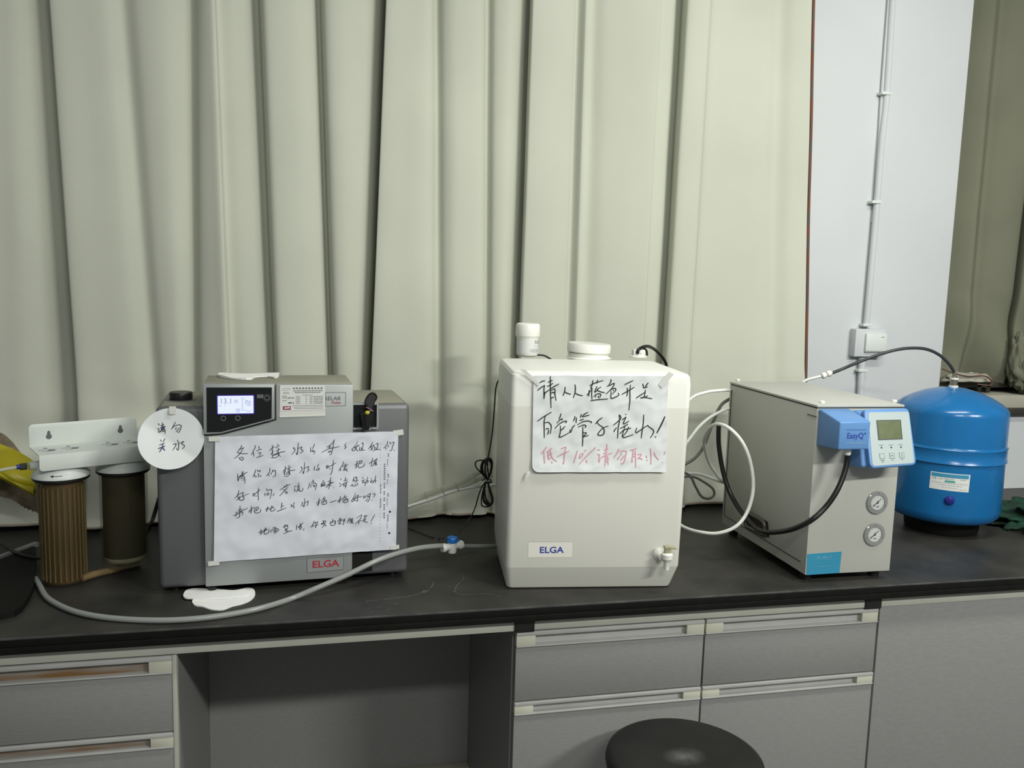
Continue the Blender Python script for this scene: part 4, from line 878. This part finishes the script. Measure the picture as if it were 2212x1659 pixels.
# dispenser head: a wedge whose top slopes down to its front face
def hexa(name, m, parent, P, bev=.003):
    bm = bmesh.new(); v = [bm.verts.new(p) for p in P]
    for f in ((0, 1, 2, 3), (7, 6, 5, 4), (0, 4, 5, 1), (1, 5, 6, 2), (2, 6, 7, 3), (3, 7, 4, 0)): bm.faces.new([v[i] for i in f])
    bmesh.ops.recalc_face_normals(bm, faces=bm.faces[:])
    if bev: bmesh.ops.bevel(bm, geom=bm.edges[:], offset=bev, segments=3, affect='EDGES', profile=.5)
    me = bpy.data.meshes.new(name); bm.to_mesh(me); bm.free(); return link(me, name, m, parent, True, 35)
dh = hexa('dispenser_head', 'skyblue', e, [(.004, -.080, .3165), (.0757, -.080, .3165), (.0757, -.080, .3755), (.004, -.080, .3745), (.004, 0, .3100), (.0757, 0, .3100), (.0757, 0, .3905), (.004, 0, .3905)])
a0, z0 = FE.loc(1829, 943, -.0805); text('EasyQ', 'bluetxt', dh, a0 + .0005, -.0803, z0 + .001, .0165, 'lettering', bold=.010, sx=.92)
a0, z0 = FE.loc(1867, 937, -.0805); text('®', 'bluetxt', dh, a0, -.0803, z0, .006, 'lettering')
for vv, mm in ((929, 'bluetxt'), (958, 'facia')):
    x0, z0 = FE.loc(1828, vv, -.0805); x1, z1 = FE.loc(1871, vv, -.0805); prism('printed_line', mm, dh, [(x0, z0), (x1, z0), (x1, z0 + .0006), (x0, z0 + .0006)], -.0804, -.0798)
a0, z0 = FE.loc(1831, 975, -.055)
lathe('outlet_collar', 'whitepl', dh, [(0, .300), (.0058, .300), (.0075, .306), (.0075, .318), (0, .3182)], (a0, -.055, 0), n=20)
# display housing: a tilted rounded panel on a receding body
cp0 = Vector((.099, -.018, .3905)); ex_ = Vector((1, 0, 0)); dn_ = Vector((0, -.042, -.112)); L_ = dn_.length; dn_.normalize(); nr_ = Vector((0, dn_.z, -dn_.y)).normalized()
if nr_.y > 0: nr_ = -nr_
def on_panel(x, y, h): return cp0 + ex_ * x + dn_ * y + nr_ * h
def plate(name, m, parent, poly, h0, h1, bev=0.0):
    bm = bmesh.new(); a = [bm.verts.new(on_panel(x, y, h1)) for x, y in poly]; b = [bm.verts.new(on_panel(x, y, h0)) for x, y in poly]; n = len(poly)
    bm.faces.new(a); bm.faces.new(b[::-1])
    for i in range(n): bm.faces.new((a[i], a[(i + 1) % n], b[(i + 1) % n], b[i]))
    bmesh.ops.recalc_face_normals(bm, faces=bm.faces[:])
    if bev: bmesh.ops.bevel(bm, geom=bm.edges[:], offset=bev, segments=3, affect='EDGES', profile=.5)
    me = bpy.data.meshes.new(name); bm.to_mesh(me); bm.free(); return link(me, name, m, parent, bev > 0, 35)
def on_panel_px(u, v, h=.009):
    """photo point to panel coordinates"""
    O = FE.o + FE.ex * on_panel(0, 0, h).x + FE.ey * on_panel(0, 0, h).y + Vector((0, 0, on_panel(0, 0, h).z))
    N = FE.ey * nr_.y + Vector((0, 0, nr_.z)); d = ray(u, v); P = CAM + d * ((O - CAM).dot(N) / d.dot(N)) - O
    Dn = FE.ey * dn_.y + Vector((0, 0, dn_.z)); return P.dot(FE.ex), P.dot(Dn)
q0 = [on_panel_px(u, v) for u, v in ((1866, 884), (1964, 881), (1981, 1004), (1881, 1012))]
def rquad(Q, r, n=5):
    out = []
    for i in range(4):
        p, a, b_ = Vector(Q[i]), Vector(Q[i - 1]), Vector(Q[(i + 1) % 4]); s = p + (a - p).normalized() * r; t = p + (b_ - p).normalized() * r
        for k in range(n + 1):
            u = k / n; out.append(tuple(s * (1 - u) ** 2 + p * 2 * u * (1 - u) + t * u * u))
    return out
dp = plate('display_housing', 'skyblue', e, rquad(q0, .012), -.006, .0085, .0025)
hexa('housing_body', 'skyblue', dp, [tuple(on_panel(q0[3][0] - .012, q0[3][1] - .003, -.004)), tuple(on_panel(q0[2][0] - .045, q0[2][1] - .004, -.004)), tuple(on_panel(q0[1][0] - .040, .004, -.004)), tuple(on_panel(q0[0][0] + .000, .004, -.004)), (.083, .001, .262), (.185, .001, .262), (.185, .001, .3885), (.083, .001, .3885)], .006)
plate('facia', 'facia', dp, rquad([on_panel_px(u, v) for u, v in ((1875, 891), (1963, 889), (1975, 1000), (1885, 1007))], .007), .0084, .0092)
ls = [on_panel_px(u, v, .0095) for u, v in ((1892.8, 907.5), (1946, 906.5), (1950, 949), (1897, 951))]
plate('lcd_rim', 'lcdrim', dp, ls, .0091, .0095)
cx = sum(p[0] for p in ls) / 4; cy = sum(p[1] for p in ls) / 4
plate('lcd', 'lcd', dp, [(cx + (x - cx) * .90, cy + (y - cy) * .90) for x, y in ls], .0094, .0098)
for (u, v), (bu, bv), w3 in (((1904, 967), (1905, 985.5), 'a'), ((1925, 966.5), (1926.5, 984.5), 'b'), ((1946, 966), (1947.5, 983.5), 'c')):
    x, y = on_panel_px(u, v); plate('indicator', 'ink2', dp, [(x + .0019 * math.cos(t), y + .0019 * math.sin(t)) for t in [k * .785 for k in range(8)]], .0091, .0096)
    for k in range(4): plate('indicator_print', 'greytxt', dp, [(x - .005 + k * .0026, y - .0058), (x - .0030 + k * .0026, y - .0058), (x - .0030 + k * .0026, y - .0044), (x - .005 + k * .0026, y - .0044)], .0091, .0094)
    x, y = on_panel_px(bu, bv); s_ = .0058
    bt = plate('button', 'facia', dp, rquad([(x - s_, y - s_), (x + s_, y - s_), (x + s_, y + s_), (x - s_, y + s_)], .0015, 3), .0091, .0098)
    for P0, P1 in (((-s_, -s_), (s_, -s_ + .0006)), ((-s_, s_ - .0006), (s_, s_)), ((-s_, -s_), (-s_ + .0006, s_)), ((s_ - .0006, -s_), (s_, s_))):
        plate('button_outline', 'greytxt', dp, [(x + P0[0], y + P0[1]), (x + P1[0], y + P0[1]), (x + P1[0], y + P1[1]), (x + P0[0], y + P1[1])], .0097, .0100)
    if w3 == 'b': plate('button_mark', 'greytxt', dp, [(x - .0026, y - .001), (x + .0026, y - .001), (x + .0026, y + .001), (x - .0026, y + .001)], .0097, .0100)
    if w3 == 'c':
        for yy in (-.0025, 0, .0025): plate('button_mark', 'greytxt', dp, [(x - .001, y - .0008 + yy), (x + .001, y - .0008 + yy), (x + .001, y + .0008 + yy), (x - .001, y + .0008 + yy)], .0097, .0100)
    plate('button_print', 'greytxt', dp, [(x - (.0045 if w3 == 'a' else .002), y + .0085), (x + (.0045 if w3 == 'a' else .002), y + .0085), (x + (.0035 if w3 == 'a' else .002), y + .0100), (x - (.0035 if w3 == 'a' else .002), y + .0100)], .0091, .0094)
    if w3 == 'a': plate('button_print', 'greytxt', dp, [(x - .002, y + .0115), (x + .002, y + .0115), (x + .002, y + .0130), (x - .002, y + .0130)], .0091, .0094)
# gauges
for u, v in ((1895.5, 1086), (1889.5, 1155)):
    a, z = FE.loc(u, v, -.003)
    g = lathe('gauge', 'gauge', e, [(0, 0), (.0262, 0), (.0262, .0030), (.0245, .0042), (.0172, .0048), (.0168, .0030), (0, .0030)], (a, 0, z), 'y', n=40)
    lathe('gauge_face', 'gaugeface', g, [(0, .0030), (.0160, .0030), (.0162, .0036), (0, .0038)], (a, 0, z), 'y', n=32)
    prism('needle', 'ink2', g, [(a - .0112, z - .0068), (a - .0100, z - .0082), (a + .0085, z + .0085), (a + .0080, z + .0092)], -.0046, -.0040)
    prism('needle_hub', 'ink2', g, [(a + .0018 * math.cos(t), z + .0018 * math.sin(t)) for t in [k * .785 for k in range(8)]], -.0049, -.0040)
    tk_ = []
    for k in range(11):
        t = math.radians(225 - 27 * k); tk_.append((a + .0135 * math.cos(t) - .0005, a + .0135 * math.cos(t) + .0005, z + .0135 * math.sin(t) - .0006, z + .0135 * math.sin(t) + .0006))
    bars('dial_print', 'greytxt', g, tk_ + [(a - .003, a - .0005, z - .0100, z - .0075), (a + .0005, a + .004, z - .0100, z - .0078), (a - .003, a + .003, z + .0035, z + .0045)], -.0038)
    for t in (200, 340, 90): prism('rim_screw', 'chrome', g, [(a + .0215 * math.cos(math.radians(t)) + .0012 * math.cos(k * 1.05), z + .0215 * math.sin(math.radians(t)) + .0012 * math.sin(k * 1.05)) for k in range(6)], -.0049, -.0043)
QL = [FE.loc(*p) for p in ((1742, 1242), (1813, 1237.5), (1818, 1191.5), (1743.5, 1197))]
lab = prism('blue_label', 'cyan', e, QL, -.0006, .0002)
rr = random.Random(12); ax, az = QL[3]
bars('label_print', 'cyantxt', lab, words(ax + .024, ax + .060, az - .0085, .0048, rr) + words(ax + .020, ax + .062, az - .0135, .0018, rr) + words(ax + .026, ax + .055, az - .0300, .0018, rr), -.0006)
# side handle with a strap of tape, on the left side
def on_side(u, v, x):                      # a point in the plane x = const of the machine frame
    d = ray(u, v); N = FE.ex; P = CAM + d * (((FE.o - CAM).dot(N) + x) / d.dot(N)); return FE.to_local(P)
hq = [on_side(u, v, -.008) for u, v in ((1613, 1106), (1650, 1128), (1653, 1158), (1611, 1136))]
hd = tube('side_handle', 'handle', e, [p + (hq[(i + 1) % 4] - p) * t for i, p in enumerate(hq) for t in (.12, .5, .88)], .0052, 10, 5, True)
hqm = sum(hq, Vector()) / 4
hp_ = [Vector((-.0012, hqm.y + (p.y - hqm.y) * 1.12, hqm.z + (p.z - hqm.z) * 1.12)) for p in hq]
pydata('handle_plate', hp_ + [p + Vector((.0016, 0, 0)) for p in hp_], [(0, 1, 2, 3), (7, 6, 5, 4), (0, 4, 5, 1), (1, 5, 6, 2), (2, 6, 7, 3), (3, 7, 4, 0)], 'hose', hd)

# ================================================================ blue pressure tank
BX, BY, BR = 1.688, .385, .140
bt = thing('pressure_tank', 'glossy blue domed pressure tank on a black foot with a small white label', 'tank', (BX, BY, T))
zb1 = on_y(2062, 979, BY - BR).z - T; zb0 = on_y(2062, 1009, BY - BR).z - T
lathe('base', 'matblack', bt, [(0, 0), (.090, 0), (.093, .006), (.096, .055), (0, .056)], n=48)
lathe('tank_body', 'bluetank', bt, [(0, .036), (.112, .038), (.128, .043), (.1375, .054), (.1405, .070), (.1405, zb0 - .005), (.1405, zb0 - .002), (.1450, zb0), (.1450, zb0 + .0015), (.1428, zb0 + .004), (.1428, zb1 - .003), (.1440, zb1), (.1405, zb1 + .003), (.1400, zb1 + .008), (.1400, .326), (.1385, .334), (.134, .342), (.122, .3525), (.100, .3655), (.070, .3790), (.035, .3885), (.010, .3915), (0, .3918)], n=96, ang=50)
lathe('valve_stem', 'brass', bt, [(0, .389), (.012, .389), (.0095, .3915), (.0095, .412), (.0105, .413), (.0105, .418), (.006, .420), (.006, .431), (0, .4315)], n=20)
lathe('white_collar', 'whitepl', bt, [(0, .389), (.0118, .389), (.0118, .3955), (0, .396)], n=24)
lathe('white_collar', 'whitepl', bt, [(0, .412), (.0112, .412), (.0112, .417), (0, .4175)], n=24)
def on_cyl(u, v, r):
    d = ray(u, v); ox, oy = CAM.x - BX, CAM.y - BY; A_ = d.x ** 2 + d.y ** 2; B_ = 2 * (ox * d.x + oy * d.y); C_ = ox * ox + oy * oy - r * r
    t = (-B_ - math.sqrt(max(0, B_ * B_ - 4 * A_ * C_))) / (2 * A_); P = CAM + d * t; return math.atan2(P.y - BY, P.x - BX), P.z - T
LC = [on_cyl(u, v, .1408) for u, v in ((2007, 1053.5), (2092, 1064), (2096.5, 1026), (2011, 1017.5))]
def lab_pt(s, t, h=0.0):
    a = [LC[0][i] * (1 - s) * (1 - t) + LC[1][i] * s * (1 - t) + LC[2][i] * s * t + LC[3][i] * (1 - s) * t for i in (0, 1)]
    return Vector(((.1408 + h) * math.cos(a[0]), (.1408 + h) * math.sin(a[0]), a[1]))
def lab_rects(name, m, parent, R, h):
    vs, fs = [], []
    for s0, s1, t0, t1 in R:
        K = max(1, int((s1 - s0) * 12)); i0 = len(vs)
        for i in range(K + 1):
            s = s0 + (s1 - s0) * i / K; vs += [lab_pt(s, t0, h), lab_pt(s, t1, h)]
        fs += [(i0 + 2 * i, i0 + 2 * i + 2, i0 + 2 * i + 3, i0 + 2 * i + 1) for i in range(K)]
    return pydata(name, vs, fs, m, parent, True)
lb = lab_rects('tank_label', 'label', bt, [(0, 1, 0, 1)], .0)
lab_rects('label_band', 'cyan', lb, [(.025, .965, .745, .955)], .0002)
lw = (lab_pt(1, .5) - lab_pt(0, .5)).length; lh = (lab_pt(.5, 1) - lab_pt(.5, 0)).length
text('TANKPRO', 'cyantxt', lb, .27 * lw, 0, .845 * lh, .0085, 'lettering', sx=1.25, bold=.01, fn=lambda p: lab_pt(p.x / lw, p.z / lh, .0004 - p.y))
text('CE', 'paleprint', lb, .05 * lw, 0, .66 * lh, .0072, 'lettering', sx=1.2, fn=lambda p: lab_pt(p.x / lw, p.z / lh, .0004 - p.y))
M['teal'] = mat('teal_print', (.06, .32, .28), .5)
lab_rects('teal_box', 'teal', lb, [(.375, .63, .475, .585)], .0003)
rr = random.Random(5)
R_ = [(.22, .33, .63, .67), (.36, .46, .64, .69), (.48, .60, .64, .68), (.76, .90, .66, .70)]
for xa, xb, zz in ((.05, .96, .42), (.22, .82, .30), (.32, .70, .17), (.76, .95, .11)): R_ += [(a_, b_, z0_ - .0, z1_) for a_, b_, z0_, z1_ in words(xa, xb, zz, .026, rr)]
lab_rects('label_print', 'paleprint', lb, R_, .0003)
a, z = on_cyl(2051, 1081, .1405); pc = Vector((.1405 * math.cos(a), .1405 * math.sin(a), z))
pl = lathe('navy_plug', 'navy', bt, [(0, -.001), (.0118, -.001), (.0118, .003), (.0095, .006), (.005, .0075), (0, .0078)], (0, 0, 0), 'y', n=24)
pl.location = pc; pl.rotation_euler = (0, 0, a + math.pi / 2)

# dark green cloth on the right
gcl = thing('green_cloth', 'crumpled dark green cloth on the worktop at the right edge behind the blue tank', 'cloth', (2.06, .40, T))
heap('cloth_heap', 'green', gcl, (0, 0, .001), .185, .105, .055, 11.0, 40, .55, 3.2, flat=0)
tube('cloth_loop', 'green', gcl, [(-.19, -.11, .012), (-.10, -.12, .030), (.02, -.10, .05), (.08, -.05, .066), (.05, .0, .07), (-.03, -.03, .055), (-.10, -.09, .02)], .010, 8, 6)

# ================================================================ tubes and cords
wtube('dark grey hose arching from the grey machine to the top of the blue tank', 'hose', 'arched_hose', 'hose', [(1797, 806, .43), (1822, 796, .43), (1850, 784, .42), (1890, 769, .41), (1930, 757, .40), (1965, 752, .395), (2000, 754, .39), (2028, 766, .387), (2048, 784, .385), (2059, 800, .385), (2062, 814, .385)], .0042)
ho = wtube('white push-fit joiner and tube end behind the grey machine', 'hose', 'white_joiner', 'tubew', [(1716, 850, .455), (1728, 833, .452), (1740, 822, .448), (1760, 816, .44), (1776, 812, .435), (1798, 805, .43)], .0038)
P_ = [on_y(1777, 812, .433), on_y(1783, 810, .432), on_y(1788, 808, .431), on_y(1794, 806, .430)]
for a, b_ in ((0, 1), (2, 3)):
    vs, fs = tube_data(catmull([P_[a] - (P_[b_] - P_[a]) * .3, P_[a], P_[b_], P_[b_] + (P_[b_] - P_[a]) * .3], 4), [.0055, .0068, .0078, .0082, .0082, .0082, .0082, .0082, .0078, .0074, .0068, .0060, .0055], 12)
    pydata('joiner_ring', vs, fs, 'whitepl', ho, True)
G4 = 'tubes between the ivory tank and the grey machine'
wtube('white tube looping in a large ring in front of the grey machine left side', 'tube', 'looped_tube', 'tubew', [Vector((.62, .46, T + .010)), Vector((.70, .45, T + .03)), (1440, 1110, .42), (1462, 1128, .36), (1480, 1140, .30), (1510, 1149, .24), (1550, 1152, .20), (1590, 1137, .18), (1615, 1104, .18), (1627, 1055, .18), (1622, 1003, .19), (1605, 958, .20), (1578, 927, .22), (1552, 916, .26), (1534, 923, .32), (1523, 942, .38), (1521, 962, .43), (1530, 995, .46), (1545, 1020, .47), (1562, 1040, .48), (1590, 1045, .50)], .0042)
wtube('upper white tube running from behind the ivory tank to the grey machine', 'tube', 'water_tube', 'tubew', [Vector((.66, .44, T + .02)), Vector((.70, .43, T + .18)), (1440, 920, .44), (1490, 863, .44), (1520, 849, .44), (1548, 844, .44), (1580, 843, .44), (1610, 846, .455)], .0042)
wtube('lower white tube rising from behind the ivory tank to the grey machine', 'tube', 'water_tube', 'tubew', [Vector((.64, .47, T + .01)), Vector((.70, .46, T + .10)), (1440, 1010, .44), (1488, 950, .44), (1512, 920, .44), (1540, 898, .44), (1575, 882, .44), (1605, 875, .455)], .0042)
wtube('grey translucent tube rising steeply from the ivory tank to the grey machine', 'tube', 'water_tube', 'tubeg', [Vector((.66, .50, T + .01)), Vector((.71, .49, T + .08)), (1440, 1020, .46), (1488, 998, .46), (1508, 982, .46), (1522, 960, .46), (1537, 920, .46), (1552, 885, .46), (1566, 868, .46), (1600, 850, .46)], .0042)
wtube('white cable lying behind the ivory tank towards the foot of the grey machine', 'cable', 'water_tube', 'tubew', [(1440, 1018, .55), (1485, 1022, .55), (1510, 1024, .54), (1535, 1032, .53), (1562, 1042, .52), (1600, 1052, .50)], .0040)
wtube('thin olive loop of tube low behind the ivory tank', 'tube', 'water_tube', 'tubeg', [(1450, 1010, .52), (1488, 1026, .52), (1503, 1052, .52), (1515, 1072, .52), (1530, 1077, .52), (1542, 1070, .52), (1540, 1056, .52), (1522, 1042, .52), (1498, 1030, .52), (1470, 1030, .52)], .0034)
bh = wtube('glossy black hose from the blue dispenser head through the side handle of the grey machine', 'hose', 'black_hose', 'tubeb', [(1832, 968, -.018), (1831, 980, -.018), (1829, 1000, -.020), (1821, 1030, -.025), (1805, 1065, -.03), (1782, 1097, -.03), (1752, 1124, -.03), (1715, 1142, .0), (1680, 1149, .07), (1652, 1149, .13), (1632, 1140, .19), (1612, 1118, .24), (1592, 1092, .29), (1573, 1055, .33), (1560, 1010, .35), (1553, 965, .36), (1552, 935, .36), (1553, 915, .36)], .0058, 12)
wtube('black cable curling from the fitting on top of the ivory tank', 'cable', 'power_cord', 'tubeb', [(1377, 764, .40), (1379, 756, .40), (1388, 750, .41), (1400, 748, .43), (1413, 754, .46), (1425, 765, .48), (1436, 780, .49), (1441, 800, .50), Vector((.93, .50, T + .30)), Vector((.90, .50, T + .12)), Vector((.86, .50, T + .006))], .0042)
wtube('second thin black cable looped at the fitting on the ivory tank', 'cable', 'power_cord', 'tubeb', [(1376, 762, .41), (1379, 754, .41), (1388, 752, .415), (1396, 757, .42), (1398, 768, .42)], .0026)
wtube('short black cable end behind the jar on the ivory tank', 'cable', 'power_cord', 'tubeb', [(1150, 767, .45), (1168, 767, .45), (1178, 769, .45), (1190, 776, .45)], .0022)
# tied black cord at the left side of the tank
cb = wtube('thin black cord tied in a hanging bundle beside the left side of the ivory tank', 'cable', 'tied_cord', 'tubeb', [(1096, 800, .40), (1078, 820, .40), (1071, 840, .40), (1068, 880, .39), (1064, 930, .38), (1058, 970, .37), (1054, 990, .365), (1053, 1010, .36), (1056, 1030, .36)], .0018, 8)
rr = random.Random(3)
def cord(L, nm='cord_loop'): return tube(nm, 'tubeb', cb, [on_y(u, v, y) for u, v, y in L], .0017, 6, 8)
for k in range(6):
    a, b_ = rr.uniform(-5, 5), rr.uniform(-4, 4); ww = rr.uniform(5, 11)
    cord([(1053, 1036, .358 + k * .001), (1053 - ww + a, 1018, .36), (1053 - ww * .8 + a, 998 + b_, .36), (1055 + a, 990 + b_, .36), (1060 + ww * .3 + a * .3, 1000, .36), (1057 + ww * .4, 1020, .36), (1052, 1038, .36)])
    cord([(1052, 1038, .36), (1050 - ww * .5, 1055, .36), (1052 - ww * .4 + a, 1080 + b_, .358), (1060 + a * .5, 1089 + b_, .355), (1064 + a * .3, 1078, .355), (1058 + a * .3, 1058, .358), (1053, 1038, .36)])
cord([(1050, 1034, .36), (1040, 1022, .36), (1029, 1010, .36), (1027, 1000, .36), (1033, 995, .36), (1045, 995, .36), (1052, 1004, .36)])
cord([(1050, 1040, .358), (1043, 1062, .358), (1040, 1082, .357), (1042, 1093, .356), (1055, 1094, .355), (1063, 1085, .355)])
cord([(1041, 1038, .358), (1048, 1035, .354), (1058, 1036, .354), (1061, 1041, .356), (1050, 1043, .356)], 'cord_tie')
tube('tie_ring', 'tubec', cb, [on_y(u, v, y) for u, v, y in ((1047, 1039, .354), (1053, 1040, .352), (1060, 1039, .354), (1060, 1042, .362), (1048, 1042, .362), (1047, 1040, .356))], .0016, 6, 6)
cord([(1052, 1040, .358), (1042, 1050, .36), (1034, 1070, .37), (1027, 1095, .37), (1018, 1115, .36), (1004, 1135, .33), (990, 1150, .30), (984, 1156, .28)], 'lower_cord')
wtube('thin black wire lying across the worktop to the blue valve', 'cable', 'thin_wire', 'tubeb', [on_z(u, v, T + .002) for u, v in ((860, 1128), (888, 1143), (912, 1152), (932, 1160), (948, 1163))] + [on_y(962, 1163, .30)], .0012, 6)
# translucent tube with the blue valve
P = [on_z(78, 1250, T + .0065), on_z(86, 1266, T + .0065), on_z(100, 1289, T + .0062), on_z(125, 1306, T + .006), on_z(165, 1322, T + .006), on_z(220, 1333, T + .006), on_z(290, 1339, T + .006), on_z(365, 1340, T + .006), on_z(440, 1335, T + .006), on_z(510, 1325, T + .006), on_z(570, 1312, T + .007),
     on_y(630, 1293, .105), on_y(690, 1268, .118), on_y(750, 1242, .135), on_y(810, 1213, .155), on_y(860, 1195, .185), on_y(905, 1184, .215), on_y(940, 1180, .235), on_y(958, 1179, .245)]
wtube('long translucent tube curving over the worktop from the twin filter to the blue valve', 'tube', 'supply_tube', 'tubec', P, .0056, 12)
wtube('straight piece of translucent tube between the blue valve and the ivory tank', 'tube', 'supply_tube', 'tubec', [on_y(996, 1180, .262), on_y(1020, 1180, .285), on_y(1045, 1180, .30), on_y(1074, 1180, .325)], .0050, 12)
va, vb = on_y(955, 1179, .243), on_y(998, 1180, .264); ax_ = (vb - va).normalized(); vc = (va + vb) / 2 + Vector((0, 0, -.0005))
vy = math.atan2(ax_.y, ax_.x)
vt = thing('inline_valve', 'small white inline valve with a bright blue knob on the translucent tube', 'valve', vc, vy)
hl = (vb - va).length / 2
lathe('valve_body', 'whitepl', vt, [(0, -hl), (.0088, -hl), (.0100, -hl + .003), (.0100, -hl + .008), (.0078, -hl + .0095), (.0078, hl - .0095), (.0100, hl - .008), (.0100, hl - .003), (.0088, hl), (0, hl + .0002)], (0, 0, 0), 'x', n=24)
lathe('valve_boss', 'whitepl', vt, [(0, -.0145), (.0095, -.0145), (.0102, -.012), (.0102, .006), (.0085, .011), (0, .0112)], (0, 0, 0), n=24)
lathe('valve_knob', 'bluevalve', vt, [(0, .0095), (.0118, .0095), (.0130, .0115), (.0130, .0185), (.0115, .0215), (0, .0218)], (0, 0, 0), n=8, ang=20)
box('knob_lever', 'bluevalve', vt, .008, .0165, -.004, .004, .0098, .0128, .001)
# clear tubes clipped together between purifier and tank
ct = wtube('clear tube held by clips to a white tube between the purifier and the ivory tank', 'tube', 'clipped_tube', 'tubel', [(860, 1098, .50), (888, 1084, .50), (915, 1071, .50), (950, 1058, .49), (985, 1047, .48), (1010, 1035, .47), (1040, 1018, .46), (1064, 1010, .45)], .0065)
tube('second_clear_tube', 'tubel', ct, [on_y(u, v, y) for u, v, y in ((860, 1104, .495), (888, 1092, .495), (920, 1078, .495), (950, 1070, .487), (985, 1056, .477), (1010, 1046, .467), (1040, 1033, .457), (1064, 1026, .45))], .0050, 10)
for u, v, y in ((921, 1070, .497), (957, 1057, .489), (988, 1048, .478), (1026, 1031, .464)):
    tube('clip', 'tubel', ct, [on_y(u - 3, v - 10, y - .01), on_y(u, v, y - .014), on_y(u + 3, v + 12, y - .012)], .0016, 6)
wtube('white tube running with the clipped clear tubes behind the tied cord', 'tube', 'clipped_tube', 'tubew', [(855, 1105, .485), (888, 1092, .485), (930, 1079, .485), (970, 1064, .478), (1000, 1056, .47), (1035, 1050, .46), (1072, 1048, .45)], .0042)
wtube('dark cord standing between the twin filter and the purifier', 'cable', 'power_cord', 'tubeb', [on_y(344, 1075, .47), on_y(338, 1095, .46), on_y(331, 1118, .45), on_y(322, 1140, .44), on_z(312, 1160, T + .004)], .0045)
